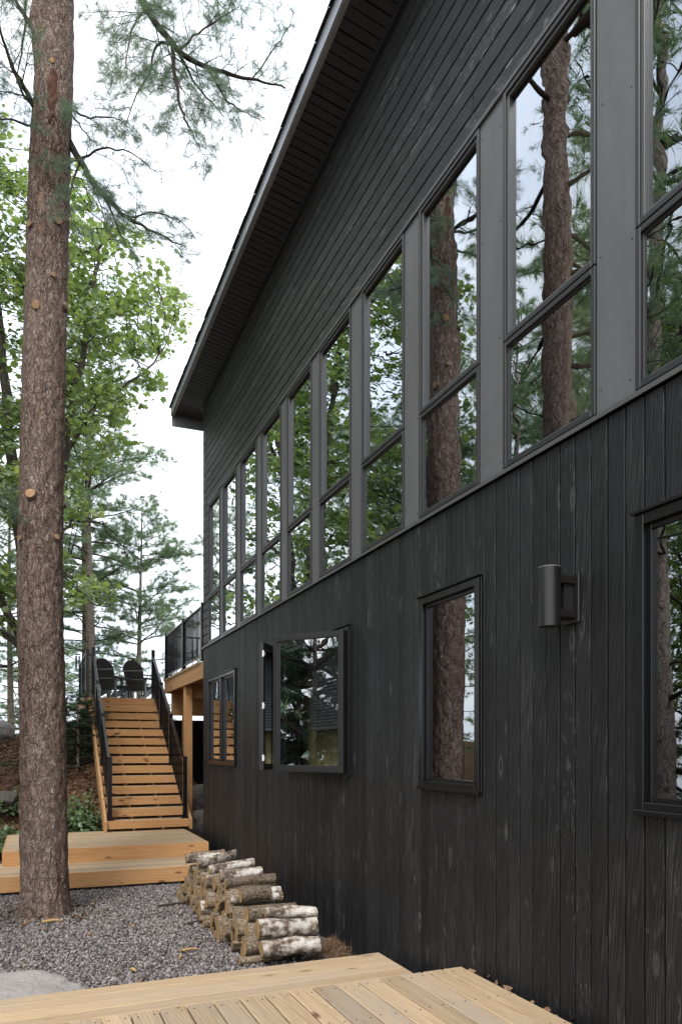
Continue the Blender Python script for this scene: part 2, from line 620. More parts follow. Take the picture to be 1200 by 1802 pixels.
M['rock'] = speckle('granite', [(0.25, (0.20, 0.185, 0.18)), (0.55, (0.34, 0.315, 0.30)), (0.8, (0.45, 0.42, 0.40))], 22, 0.9, 0.6, 0.02, False)
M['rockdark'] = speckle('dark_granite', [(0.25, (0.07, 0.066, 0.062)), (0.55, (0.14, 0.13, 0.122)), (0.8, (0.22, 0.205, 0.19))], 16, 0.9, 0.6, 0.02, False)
M['soil'] = speckle('forest_floor', [(0.25, (0.055, 0.032, 0.020)), (0.5, (0.135, 0.072, 0.042)), (0.75, (0.22, 0.13, 0.08))], 18, 0.95, 0.8, 0.03, False)
M['curtain'] = metal('olive_curtain', (0.36, 0.32, 0.17), 0.9, 0.1, 0.08)
M['blind'] = metal('grey_blind', (0.12, 0.13, 0.145), 0.8, 0.1)
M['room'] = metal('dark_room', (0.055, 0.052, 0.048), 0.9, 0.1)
M['chair'] = metal('charcoal_chair', (0.070, 0.072, 0.077), 0.5)
M['chairband'] = metal('grey_chair_band', (0.19, 0.19, 0.19), 0.5)
M['hill'] = speckle('far_forest', [(0.3, (0.03, 0.055, 0.03)), (0.7, (0.06, 0.10, 0.05))], 0.2, 1, 0.5, 3, False)


def watermat():
    m, nt, out = newmat('lake_water')
    t = NT(nt)
    tc = t.n('TexCoord')
    n1 = t.noise(tc.outputs['Object'], 0.6, 4)
    t.principled(out, (0.05, 0.07, 0.075), 0.08, t.bump(n1, 0.15, 0.1), spec=0.5)
    return m


M['water'] = watermat()


# ------------------------------------------------------------------ terrain
def sstep(a, b, x):
    t = max(0.0, min(1.0, (x - a) / (b - a)))
    return t * t * (3 - 2 * t)


def gz(x, y):
    z = 2.0 * sstep(12.4, 17.2, y + 0.25 * min(0, x))
    z += 0.75 * sstep(13.2, 16.0, y) * math.exp(-((x - 1.75) / 0.95) ** 2)  # mound raised under the stairs to block sky between the risers
    if x > 2.5:
        z -= 0.9 * sstep(2.5, 3.4, x) * sstep(12.4, 16, y)
    z -= 10.0 * sstep(19.5, 36, y) + 7.5 * sstep(-7, -30, -abs(x + 7) - 7 if x < -7 else 0) * (1 if x < -7 else 0)
    z += 0.10 * sstep(12.4, 14, y) * mnoise.noise((x * 0.9, y * 0.9, 0)) * 2
    return z


def axis_pts(segs):
    out = []
    for a, b, n in segs:
        out += list(np.linspace(a, b, n, endpoint=False))
    out.append(segs[-1][1])
    return out


gx = axis_pts([(-90, -20, 12), (-20, -6, 18), (-6, 4, 50), (4, 20, 16), (20, 90, 10)])
gy = axis_pts([(-60, -4, 10), (-4, 11, 15), (11, 22, 60), (22, 60, 24), (60, 120, 8)])
mb = MB()
vs = [(x, y, gz(x, y) - 0.015) for y in gy for x in gx]
nx = len(gx)
mb.add(vs, [(j * nx + i, j * nx + i + 1, (j + 1) * nx + i + 1, (j + 1) * nx + i) for j in range(len(gy) - 1) for i in range(nx - 1)])
o = mb.build('ground', M['soil'], smooth=True)
tag(o, kind='structure')

mb = MB()
mb.add([(-6000, -6000, -5.2), (6000, -6000, -5.2), (6000, 6000, -5.2), (-6000, 6000, -5.2)], [(0, 1, 2, 3)])
tag(mb.build('water', M['water']), kind='structure')

mb = MB()
n = 160
for i in range(n + 1):
    a = -2.3 + 4.6 * i / n
    r0, r1, r2 = 700, 820, 1100
    h = 10 + 16 * abs(mnoise.noise((a * 3, 1, 0))) + 5 * mnoise.noise((a * 14, 4, 0))
    for r, z in ((r0, -6), (r1, -5.2 + h * 0.7), (r2, -5.2 + h)):
        mb.v.append((math.sin(a - 0.5) * r, math.cos(a - 0.5) * r, z))
for i in range(n):
    for k in range(2):
        a = i * 3 + k
        mb.f.append((a, a + 3, a + 4, a + 1))
        mb.m.append(0)
tag(mb.build('hills', M['hill']), kind='structure')

# gravel: a bed and its loose stones
mb = MB()
mb.add([(-6, -3, 0.004), (2.52, -3, 0.004), (2.52, 12.2, 0.004), (-6, 12.2, 0.004)], [(0, 1, 2, 3)])
tag(mb.build('gravel_bed', M['gravelbed']), kind='structure')


def stones(name, pts, size, mat, seed):
    g = np.random.default_rng(seed)
    n = len(pts)
    base = np.array([(1, 0, 0), (-1, 0, 0), (0, 1, 0), (0, -1, 0), (0, 0, 1), (0, 0, -1), (.6, .6, .6), (-.6, -.6, .5), (.6, -.6, -.4), (-.6, .6, .4)], float)
    # hull-like octahedron with two belts pushed out: 8 faces subdivided by hand is enough at this size
    base = base[:6]
    tris = np.array([(0, 2, 4), (2, 1, 4), (1, 3, 4), (3, 0, 4), (2, 0, 5), (1, 2, 5), (3, 1, 5), (0, 3, 5)])
    # split each face once
    bv = list(map(tuple, base))
    cache = {}
    nt_ = []

    def mid(a, b):
        k = (min(a, b), max(a, b))
        if k not in cache:
            p = (np.array(bv[a]) + np.array(bv[b])) / 2
            p = p / np.linalg.norm(p) * 0.93
            bv.append(tuple(p))
            cache[k] = len(bv) - 1
        return cache[k]
    for a, b, c in tris:
        ab, bc, ca = mid(a, b), mid(b, c), mid(c, a)
        nt_ += [(a, ab, ca), (ab, b, bc), (ca, bc, c), (ab, bc, ca)]
    B = np.array(bv)
    T = np.array(nt_)
    k = len(B)
    jit = 1 + g.uniform(-0.28, 0.28, (n, k, 1))
    sc = size * g.lognormal(0, 0.28, (n, 1, 1)) * g.uniform(0.6, 1.15, (n, 1, 3))
    q = g.normal(size=(n, 4))
    q /= np.linalg.norm(q, axis=1, keepdims=True)
    w, x, y, z = q.T
    Rm = np.stack([1 - 2 * (y * y + z * z), 2 * (x * y - z * w), 2 * (x * z + y * w), 2 * (x * y + z * w), 1 - 2 * (x * x + z * z), 2 * (y * z - x * w), 2 * (x * z - y * w), 2 * (y * z + x * w), 1 - 2 * (x * x + y * y)], 1).reshape(n, 3, 3)
    V = np.einsum('nij,nkj->nki', Rm, B[None] * jit * sc) + np.asarray(pts)[:, None, :]
    F = T[None] + (np.arange(n) * k)[:, None, None]
    return np_mesh(name, V.reshape(-1, 3), F.reshape(-1, 3), mat)


N = 80000
px_ = nr.uniform(-2.4, 2.35, N)
py_ = nr.uniform(4.9, 10.4, N)
keep = (px_ < 1.75) | (nr.uniform(size=N) < 0.15)
gp = np.stack([px_, py_, nr.uniform(0.002, 0.02, N)], 1)[keep]
tag(stones('loose_gravel', gp, 0.0107, M['stone'], 3), 'grey and pinkish crushed stone between the two wooden steps', 'gravel', kind='stuff')


# ------------------------------------------------------------------ the house
house = empty('house', (XW, YC, 0), 'long black timber house with a band of tall windows and a dark overhanging roof', 'house')
Z_SILL, Z_TOP, Z_TRAN = 3.41, 5.60, 4.145
Z_SOF = 7.30
Y0 = -4.0                                       # near end of the modelled wall
CW = [11.19, 10.235, 9.245, 8.262, 7.28, 6.295, 5.297, 4.29, 3.267, 2.235, 1.22, 0.20, -0.82, -1.84, -2.86]
HW = 0.385
low = [(9.876, 11.577, 1.55, 2.855), (5.937, 7.64, 1.54, 2.85), (3.892, 4.658, 1.515, 2.842), (1.842, 2.612, 1.505, 2.842), (-0.9, -0.1, 1.505, 2.842)]
strip = [(c - HW, c + HW, Z_SILL + 0.02, Z_TOP - 0.02) for c in CW]
MG = 0.045                                     # how far a frame laps over the boards
holes = [(a + MG, b - MG, c + MG, d - MG) for a, b, c, d in low]


def board_grid(mb, prof, cuts, hole_test, vertical):
    """one connected board: prof = [(across, x)], cuts = positions along it; cells in an opening are left out"""
    idx = {}

    def vid(i, k):
        if (i, k) not in idx:
            a, x = prof[i]
            s = cuts[k]
            mb.v.append((x, a, s) if vertical else (x, s, a))
            idx[(i, k)] = len(mb.v) - 1
        return idx[(i, k)]
    for i in range(len(prof) - 1):
        for k in range(len(cuts) - 1):
            ca = (prof[i][0] + prof[i + 1][0]) / 2
            cs = (cuts[k] + cuts[k + 1]) / 2
            y, z = (ca, cs) if vertical else (cs, ca)
            if any(a < y < b and c < z < d for a, b, c, d in hole_test):
                continue
            q = [vid(i, k), vid(i + 1, k), vid(i + 1, k + 1), vid(i, k + 1)]
            mb.f.append(tuple(q))
            mb.m.append(mb.mi)


def board_profile(a0, a1, gap, ch, extra, front, back):
    p = [(a0 + gap, back), (a0 + gap, front + ch), (a0 + gap + ch, front)]
    p += [(e, front) for e in sorted(extra) if a0 + gap + ch < e < a1 - gap - ch]
    p += [(a1 - gap - ch, front), (a1 - gap, front + ch), (a1 - gap, back)]
    return p


mb = MB()
y = YC - 0.004
W = 0.1165
while y > Y0:
    a0, a1 = y - W, y
    ov = [h for h in holes if h[0] < a1 and h[1] > a0]
    extra = [e for h in ov for e in h[:2]]
    cuts = [-0.12] + sorted(e for h in ov for e in h[2:]) + [Z_SILL - 0.035]
    fr = XW + rnd.uniform(-0.0012, 0.0012)
    board_grid(mb, board_profile(a0, a1, 0.0046, 0.0034, extra, fr, XW + 0.018), cuts, holes, True)
    y -= W
mb.build('vertical_siding', M['siding_v'], house)

mb = MB()
HB = 0.1275
z = Z_TOP + 0.03
rows = []
while z < Z_SOF + 0.15:
    rows.append((z, z + HB))
    z += HB
for z0, z1 in rows:
    y = YC
    while y > Y0:
        ln = rnd.uniform(2.4, 4.6)
        if y == YC:
            ln = rnd.uniform(0.8, 4)
        y1 = max(Y0, y - ln)
        fr = XW + rnd.uniform(-0.001, 0.001)
        board_grid(mb, board_profile(z0, z1, 0.0048, 0.0045, [], fr, XW + 0.018), [y1 + 0.001, y], [], False)
        y = y1
z = Z_TOP + 0.03
while z > Z_SILL - 0.02:
    z0 = max(z - HB, Z_SILL - 0.028)
    board_grid(mb, board_profile(z0, z, 0.0048, 0.0045, [], XW + rnd.uniform(-0.001, 0.001), XW + 0.018), [CW[0] + HW + 0.006, YC], [], False)
    z -= HB
mb.build('horizontal_siding', M['siding_h'], house)


def wall_with_holes(mb, x0, x1, ya, yb, za, zb, hs):
    ys = sorted({ya, yb} | {h[0] for h in hs if ya < h[0] < yb} | {h[1] for h in hs if ya < h[1] < yb})
    zs = sorted({za, zb} | {h[2] for h in hs} | {h[3] for h in hs})
    for i in range(len(ys) - 1):
        run = None
        for k in range(len(zs) - 1):
            cy, cz = (ys[i] + ys[i + 1]) / 2, (zs[k] + zs[k + 1]) / 2
            solid = not any(h[0] < cy < h[1] and h[2] < cz < h[3] for h in hs)
            if solid:
                run = zs[k] if run is None else run
            if run is not None and (not solid or k == len(zs) - 2):
                top = zs[k + 1] if solid else zs[k]
                mb.box(x0, ys[i], run, x1, ys[i + 1], top)
                run = None


mb = MB()
wall_with_holes(mb, XW + 0.0185, XW + 0.12, Y0, YC - 0.02, -0.3, 7.5, holes + [(a + MG, b - MG, c + MG, d - MG) for a, b, c, d in strip])
mb.build('wall_sheathing', M['sheath'], house)
mb = MB()
mb.box(XW + 0.005, YC - 0.0195, -0.3, 10, YC - 0.001, 7.42)
mb.build('end_wall', M['siding_v'], house)
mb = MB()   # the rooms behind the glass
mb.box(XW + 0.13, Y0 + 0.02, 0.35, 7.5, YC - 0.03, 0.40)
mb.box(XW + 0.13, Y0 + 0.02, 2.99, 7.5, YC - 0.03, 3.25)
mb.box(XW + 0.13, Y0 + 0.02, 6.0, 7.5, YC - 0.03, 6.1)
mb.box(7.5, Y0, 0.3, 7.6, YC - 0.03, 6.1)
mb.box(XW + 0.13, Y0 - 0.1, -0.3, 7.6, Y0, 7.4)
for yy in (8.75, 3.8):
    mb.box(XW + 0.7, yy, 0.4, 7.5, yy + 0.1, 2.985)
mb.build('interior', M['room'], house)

# flashing under and over the window band
mb = MB()
mb.prism([(0, 0), (-0.034, -0.006), (-0.034, -0.03), (-0.028, -0.03), (-0.028, -0.012), (0, -0.004)], (XW + 0.01, Y0, Z_SILL), (1, 0, 0), (0, 0, 1), (0, YC - Y0, 0))
mb.prism([(0, 0), (-0.032, -0.004), (-0.032, -0.028), (0, -0.028)], (XW + 0.01, Y0, Z_TOP + 0.028), (1, 0, 0), (0, 0, 1), (0, CW[0] + HW - Y0, 0))
mb.box(XW - 0.012, CW[0] + HW + 0.001, Z_SILL + 0.001, XW + 0.016, CW[0] + HW + 0.012, Z_TOP)
mb.build('flashing', M['bead'], house)

# grey metal panels between the windows
for a, b in zip(CW[:-1], CW[1:]):
    mb = MB()
    mb.box(XW - 0.006, b + HW + 0.004, Z_SILL + 0.001, XW + 0.014, a - HW - 0.004, Z_TOP - 0.001)
    mb.mi = 1
    for yy in (b + HW + 0.035, a - HW - 0.035):
        for zz in (Z_SILL + 0.10, Z_SILL + 0.75, Z_SILL + 1.45, Z_TOP - 0.12):
            p = Vector((XW - 0.008, yy + rnd.uniform(-.008, .008), zz + rnd.uniform(-.05, .05)))
            mb.tube([p, p + Vector((0.004, 0, 0))], 0.0045, 6)
    mb.build('metal_panel', [M['panel'], M['black']], house)


def rect_frame(mb, x0, x1, a, b, c, d, w, wt=None, wb=None):
    wt, wb = wt or w, wb or w
    mb.box(x0, a, c, x1, a + w, d)
    mb.box(x0, b - w, c, x1, b, d)
    mb.box(x0, a + w, c, x1, b - w, c + wb)
    mb.box(x0, a + w, d - wt, x1, b - w, d)


def pane_box(mb, x, a, b, c, d):
    mb.add([(x, a, c), (x, b, c), (x, b, d), (x, a, d)], [(0, 3, 2, 1)])


def tall_window(c):
    a, b, lo, hi = c - HW, c + HW, Z_SILL + 0.004, Z_TOP - 0.004
    f = MB()
    rect_frame(f, XW - 0.016, XW + 0.10, a, b, lo, Z_TRAN - 0.003, 0.030, 0.030, 0.034)
    rect_frame(f, XW - 0.016, XW + 0.10, a, b, Z_TRAN + 0.003, hi, 0.026, 0.030, 0.028)
    w = f.build('window', M['frame'], house, bevel=0.003)
    for lo_, hi_, sw, xg, fw in ((lo + 0.034, Z_TRAN - 0.033, 0.012, XW + 0.006, 0.030), (Z_TRAN + 0.031, hi - 0.030, 0.022, XW + 0.022, 0.026)):
        s = MB()
        rect_frame(s, XW - 0.004 if sw > 0.02 else XW - 0.002, XW + 0.085, a + fw - 0.002, b - fw + 0.002, lo_ - 0.002, hi_ + 0.002, sw)
        sa = s.build('sash', M['bead'] if sw > 0.02 else M['frame'], w, bevel=0.002)
        g = MB()
        pane_box(g, xg, a + fw + sw - 0.006, b - fw - sw + 0.006, lo_ + sw - 0.006, hi_ - sw + 0.006)
        g.build('pane', M['glass'], w)


for c in CW:
    tall_window(c)


def low_window(a, b, c, d, sashes, open_=False):
    f = MB()
    rect_frame(f, XW - 0.026, XW + 0.10, a, b, c, d, 0.050, 0.048, 0.048)
    f.box(XW - 0.045, a - 0.012, d + 0.001, XW + 0.01, b + 0.012, d + 0.014)     # drip cap
    f.box(XW - 0.038, a - 0.003, c - 0.010, XW + 0.01, b + 0.003, c + 0.014)     # sill nose
    f.box(XW - 0.014, b + 0.001, c, XW + 0.012, b + 0.012, d)
    f.box(XW - 0.014, a - 0.012, c, XW + 0.012, a - 0.001, d)
    if sashes == 2 and not open_:
        m = (a + b) / 2
        f.box(XW - 0.025, m - 0.05, c + 0.05, XW + 0.09, m + 0.05, d - 0.05)
    w = f.build('window', M['framedark'], house, bevel=0.003)
    if open_:
        return w
    spans = [(a + 0.05, b - 0.05)] if sashes == 1 else [(a + 0.05, (a + b) / 2 - 0.05), ((a + b) / 2 + 0.05, b - 0.05)]
    for p, q in spans:
        s = MB()
        rect_frame(s, XW + 0.002, XW + 0.08, p - .002, q + .002, c + 0.046, d - 0.046, 0.024)
        s.build('sash', M['framedark'], w, bevel=0.002)
        g = MB()
        pane_box(g, XW + 0.018, p + 0.018, q - 0.018, c + 0.066, d - 0.066)
        g.build('pane', M['glass'], w)
    return w


low_window(*low[0], 2)
w2 = low_window(*low[1], 2, True)
low_window(*low[2], 1)
low_window(*low[3], 1)
low_window(*low[4], 1)

# the two casements of the open window, swung outwards
a, b, c, d = low[1]


def casement(hy, sgn, ang, latches):
    """sash hinged at the jamb y=hy; sgn=+1 reaches away from the camera when shut"""
    L = 0.775
    dirv = Vector((-math.sin(ang), sgn * math.cos(ang), 0))
    nrm = Vector((-math.cos(ang), -sgn * math.sin(ang), 0))
    o = Vector((XW - 0.022, hy, c + 0.035))
    H = d - c - 0.07
    up = Vector((0, 0, 1))
    T = 0.045

    def slab(mb, u0, u1, v0, v1, t0=0.0, t1=T):
        mb.prism([(u0, v0), (u1, v0), (u1, v1), (u0, v1)], o + nrm * t0, dirv, up, nrm * (t1 - t0))
    s = MB()
    slab(s, 0, 0.055, 0, H)
    slab(s, L - 0.048, L, 0, H)
    slab(s, 0.055, L - 0.048, 0, 0.048)
    slab(s, 0.055, L - 0.048, H - 0.048, H)
    slab(s, 0.055, L - 0.048, 0.048, 0.060, 0.008, 0.03)
    sa = s.build('casement_sash', M['black'], w2, bevel=0.002)
    g = MB()
    g.add([o + nrm * 0.02 + dirv * u + up * v for u, v in ((0.05, 0.05), (L - 0.05, 0.05), (L - 0.05, H - 0.05), (0.05, H - 0.05))], [(0, 1, 2, 3)])
    g.build('pane', M['glass'], w2)
    if latches:
        l = MB()
        for v in (0.09, H * 0.48, H - 0.14):
            slab(l, L - 0.012, L + 0.004, v, v + 0.06, -0.004, 0.012)
            slab(l, L - 0.035, L - 0.012, v + 0.015, v + 0.045, -0.006, 0.001)
        l.build('latch', M['white'], w2)


casement(a + 0.05, 1, R(34), False)
casement(b - 0.05, -1, R(36), True)
mb = MB()   # stay arms on the sill
mb.bar((XW - 0.01, 6.35, c + 0.05), (XW - 0.22, 6.40, c + 0.06), 0.02, 0.006)
mb.bar((XW - 0.01, 7.1, c + 0.05), (XW - 0.22, 7.12, c + 0.06), 0.02, 0.006)
mb.build('stay_arm', M['bead'], w2)

# curtains and blinds hung inside


def curtain(x, ya, yb, za, zb, label, group=None):
    mb = MB()
    n = max(8, int((yb - ya) / 0.018))
    for k in range(n + 1):
        yy = ya + (yb - ya) * k / n
        xx = x + 0.02 * math.sin(k * 1.15) + 0.008 * math.sin(k * 0.37)
        mb.v += [(xx, yy, za), (xx, yy, zb)]
    for k in range(n):
        mb.f.append((2 * k, 2 * k + 2, 2 * k + 3, 2 * k + 1))
        mb.m.append(0)
    o = mb.build('curtain', M['curtain'], smooth=True, origin=(x, (ya + yb) / 2, za))
    tag(o, label, 'curtain', group)
    return o


curtain(2.86, 4.30, 4.60, 0.5, 2.92, 'olive curtain behind the closed lower window beside the wall lamp')
curtain(2.86, 2.22, 2.52, 0.5, 2.92, 'olive curtain behind the lower window at the right edge of the photo')
for k, ci in enumerate((9, 8, 7, 4)):
    words = ('olive curtain behind the tall window at the right edge of the photo', 'olive curtain behind the tall window that mirrors the leaning pine',
             'olive curtain behind the tall window that mirrors the lopped pine', 'olive curtain behind the fifth tall window from the far corner')
    curtain(2.90, CW[ci] + 0.06, CW[ci] + 0.30, 3.3, 5.4, words[k])
mb = MB()
k = 0
z = 2.84
while z > 2.02:
    mb.box(XW + 0.20 + (0.008 if k % 2 else 0), 6.0, z - 0.0155, XW + 0.222 + (0.008 if k % 2 else 0), 7.58, z)
    z -= 0.016
    k += 1
mb.box(XW + 0.195, 6.0, z - 0.03, XW + 0.235, 7.58, z - 0.001)
tag(mb.build('blind', M['blind'], origin=(XW + 0.2, 6.8, 2.84)), 'pale grey pleated blind half lowered behind the open casement window', 'blind')
curtain(XW + 0.36, 6.9, 8.2, 0.5, 2.9, 'olive curtain behind the open casement window')

# roof, soffit, fascia
YE = 12.68
XO, ZO = 2.144, 7.38
SOFY = 0.1
mb = MB()
y = YE - 0.03
k = 0
while y > Y0 - 0.5:     # ribbed soffit boards across the eave
    w = 0.1
    y1 = y - w
    dz = 0.006
    x0_, x1_ = XO + 0.002, XW + (0.0 if y <= YC else 1.2)
    zA, zB = ZO, Z_SOF
    def zz(x):
        return zA + (zB - zA) * (x - XO) / (XW - XO)
    gw = 0.018 if k % 3 == 0 else 0.012
    gd = 0.02 if k % 3 == 0 else 0.012
    xm = min(x1_, XW)
    ring = [(y, 0.0), (y1 + gw, 0.0), (y1 + gw, gd), (y1, gd), (y1, 0.0)]
    vs = [(x0_, a_, zz(x0_) + h) for a_, h in ring] + [(x1_, a_, zz(xm) + h) for a_, h in ring]
    mb.add(vs, [(i, i + 1, 6 + i, 5 + i) for i in range(4)])
    k += 1
    y = y1
mb.build('soffit', M['soffit'], house)
mb = MB()
mb.box(XO + 0.03, Y0 - 0.4, ZO + 0.06, 9.8, YE - 0.03, ZO + 0.075)  # dark board added over the soffit to stop light leaking through
mb.build('soffit_light_block', M['sheath'], house)
mb = MB()
mb.box(XW - 0.035, Y0, Z_SOF - 0.035, XW - 0.001, YC, Z_SOF + 0.02)
mb.box(XW - 0.022, YC + 0.001, Z_SOF - 0.035, 10, YC + 0.03, Z_SOF + 0.02)
mb.build('frieze_trim', M['soffit'], house)
mb = MB()
mb.box(XO - 0.022, Y0 - 0.5, ZO - 0.012, XO, YE, ZO + 0.125)
mb.box(XO - 0.010, Y0 - 0.5, ZO - 0.020, XO + 0.03, YE - 0.001, ZO - 0.0125)
mb.build('fascia', M['fascia'], house)
mb = MB()
mb.box(XO, YE, Z_SOF - 0.10, 10, YE + 0.02, ZO + 0.11)
mb.build('rake_board', M['fascia'], house)
mb = MB()
# roof slab rising inward, courses of shingles
sl = 0.36
n = 26
xs = [XO - 0.05 + 0.14 * k for k in range(n)]
for k in range(n):
    xa = xs[k]
    xb = xa + 0.19
    za = ZO + 0.15 + (xa - XO) * sl
    y = YE + 0.05
    while y > Y0 - 0.5:
        wd = rnd.uniform(0.28, 0.34)
        j = rnd.uniform(-0.006, 0.006) if k == 0 else 0
        h = rnd.uniform(0, 0.004)
        mb.add([(xa + j, y - wd, za + h), (xb, y - wd, za + 0.19 * sl - 0.002), (xb, y - 0.003, za + 0.19 * sl - 0.002), (xa + j, y - 0.003, za + h),
                (xa + j, y - wd, za - 0.012 + h), (xa + j, y - 0.003, za - 0.012 + h)], [(0, 1, 2, 3), (0, 3, 5, 4)])
        y -= wd
xe = xs[-1]
mb.add([(XO - 0.03, Y0 - 0.5, ZO + 0.127), (xe + .1, Y0 - 0.5, ZO + 0.127 + (xe + .13 - XO) * sl), (xe + .1, YE + 0.03, ZO + 0.127 + (xe + .13 - XO) * sl), (XO - 0.03, YE + 0.03, ZO + 0.127)], [(0, 1, 2, 3)])
xr, zr = xe + 0.1, ZO + 0.127 + (xe + .13 - XO) * sl
mb.add([(xr, Y0 - 0.5, zr), (10.4, Y0 - 0.5, ZO + 0.1), (10.4, YE + 0.03, ZO + 0.1), (xr, YE + 0.03, zr)], [(0, 1, 2, 3)])
mb.build('roof', M['shingle'], house)
mb = MB()
mb.box(XO - 0.034, Y0 - 0.5, ZO + 0.1255, XO + 0.05, YE + 0.03, ZO + 0.137)
mb.build('drip_edge', M['black'], house)
mb = MB()
mb.box(9.9, Y0, -0.3, 10.0, YC - 0.03, 7.4)
mb.build('back_wall', M['sheath'], house)

# ------------------------------------------------------------------ wall lamp
lamp = empty('wall_lamp', (XW, 3.05, 2.43), 'black cylindrical up-and-down wall lamp on the dark vertical siding', 'lamp')
lx, ly = 2.392, 3.066
mb = MB()
mb.tube([(lx, ly, 2.404), (lx, ly, 2.698)], 0.056, 40)
o = mb.build('lamp_body', M['lamp'], lamp, smooth=True)
o.modifiers.new('split', 'EDGE_SPLIT').split_angle = R(40)
mb = MB()
mb.tube([(lx, ly, 2.698), (lx, ly, 2.702)], 0.0568, 40)
mb.build('rim', M['lamprim'], lamp)
mb = MB()
mb.box(XW - 0.022, ly - 0.075, 2.425, XW - 0.003, ly + 0.075, 2.675)
mb.build('back_plate', M['lamp'], lamp, bevel=0.004)
for z in (2.448, 2.618):
    mb = MB()
    mb.box(lx + 0.02, ly - 0.05, z, XW - 0.0225, ly + 0.05, z + 0.04)
    mb.build('bracket', M['lamp'], lamp, bevel=0.003)
mb = MB()
mb.box(lx + 0.06, ly - 0.035, 2.4885, XW - 0.0225, ly + 0.035, 2.6175)
mb.build('wiring_box', M['black'], lamp)

# ------------------------------------------------------------------ near deck
SH = 0.03


def shear(mb):
    mb.v = [(x, y + (x - 2.45) * SH, z) for x, y, z in mb.v]


def step_lines(mb, x0, x1, y_front, y_back, z, wid=0.14, thk=0.038):
    y = y_front
    while y - wid > y_back - 0.05:
        mb.plank((x0, y - wid, z), (0, 1, 0), (0, 0, 1), (x1 - x0, 0, 0), wid - 0.006, thk, 0.004)
        y -= wid + rnd.uniform(-0.001, 0.001)


nd = empty('near_deck', (1.0, 4.0, 0), 'pale timber deck with one step down in the foreground, beside the black wall', 'deck')
ZL, ZU = 0.243, 0.436
mb = MB()
step_lines(mb, -3.2, 2.41, 5.13, 3.9, ZL)
shear(mb)
mb.build('lower_step', M['deck_x'], nd)
mb = MB()
mb.box(-3.2, 5.092, 0.03, 2.40, 5.120, ZL - 0.039)
mb.box(2.372, 3.9, 0.03, 2.40, 5.091, ZL - 0.039)
shear(mb)
mb.build('lower_fascia', M['deck_x'], nd)
mb = MB()
x = 2.455
bw = 0.143
while x > -3.2:
    mb.plank((x - bw + 0.006, -2.0, ZU), (1, 0, 0), (0, 0, 1), (0, 6.0, 0), bw - 0.008, 0.036, 0.005)
    x -= bw
shear(mb)
mb.build('upper_boards', M['deck_y'], nd)
mb = MB()
mb.box(-3.2, 3.955, 0.05, 2.44, 3.992, ZU - 0.037)
mb.box(2.41, -2, 0.05, 2.44, 3.954, ZU - 0.037)
shear(mb)
mb.build('upper_fascia', M['deck_x'], nd)
mb = MB()     # screw heads
for k in range(24):
    for yy in (3.93, 3.45, 3.0):
        for q in (0.03, 0.11):
            p = Vector((2.455 - bw * k - q, yy + rnd.uniform(-.01, .01), ZU + 0.0002))
            p.y += (p.x - 2.45) * SH
            mb.tube([p, p + Vector((0, 0, 0.0012))], 0.0055, 6)
mb.build('screws', M['twig'], nd)

# ------------------------------------------------------------------ far deck steps
fd = empty('deck_steps', (1.0, 10.2, 0), 'pair of wide cedar steps below the staircase, past the big pine', 'steps')
mb = MB()
step_lines(mb, -3.0, 2.33, 9.80 + 1.12, 9.84, ZL)
o = mb
mb.build('lower_boards', M['deck_x'], fd)
mb = MB()
mb.box(-3.0, 9.775, 0.055, 2.33, 9.812, ZL - 0.002)
mb.box(2.295, 9.813, 0.055, 2.33, 10.6, ZL - 0.039)
mb.build('lower_fascia', M['cedar_x'], fd)
mb = MB()
step_lines(mb, -0.36, 2.30, 12.66, 10.70, ZU)
mb.build('upper_boards', M['deck_x'], fd)
mb = MB()
mb.box(-0.385, 10.63, ZL + 0.002, 2.315, 10.667, ZU - 0.001)
mb.build('upper_fascia', M['cedar_x'], fd)
mb = MB()
mb.box(-0.385, 10.668, ZL - 0.1, -0.361, 12.6, ZU - 0.002)
mb.build('side_fascia', M['cedar_y'], fd)
mb = MB()
mb.box(2.302, 10.668, ZL - 0.1, 2.318, 12.4, ZU - 0.002)
mb.build('side_fascia', M['cedar_y'], fd)
mb = MB()
mb.box(1.62, 9.86, 0, 1.80, 10.05, 0.2)
o = mb.build('foundation_block', M['rock'], bevel=0.01, origin=(1.7, 9.95, 0))
tag(o, 'small grey concrete block under the lower cedar step', 'block')

# ------------------------------------------------------------------ staircase
st = empty('staircase', (1.72, 12.45, ZU), 'straight cedar staircase of open risers climbing past the corner of the house', 'staircase')
NS, RISE, RUN = 14, 0.1704, 0.278
YS = 12.45
ZLAND = ZU + NS * RISE
XA, XB = 1.035, 2.43


def stringer(x0, x1, lift, drop, name):
    mb = MB()
    p0, p1 = (YS - 0.06, ZU), (YS + RUN * (NS - 1), ZLAND - RISE)
    s = RISE / RUN
    prof = [(YS - 0.05, ZU + 0.001), (YS - 0.05, ZU + RISE + lift - 0.02), (YS + RUN * (NS - 1) - 0.002, ZLAND + lift - 0.02), (YS + RUN * (NS - 1) - 0.002, ZLAND + lift - 0.02 - drop), (YS + 0.22, ZU + 0.001)]
    mb.prism(prof, (x0, 0, 0), (0, 1, 0), (0, 0, 1), (x1 - x0, 0, 0))
    return mb.build(name, M['cedar_y'], st, bevel=0.002)


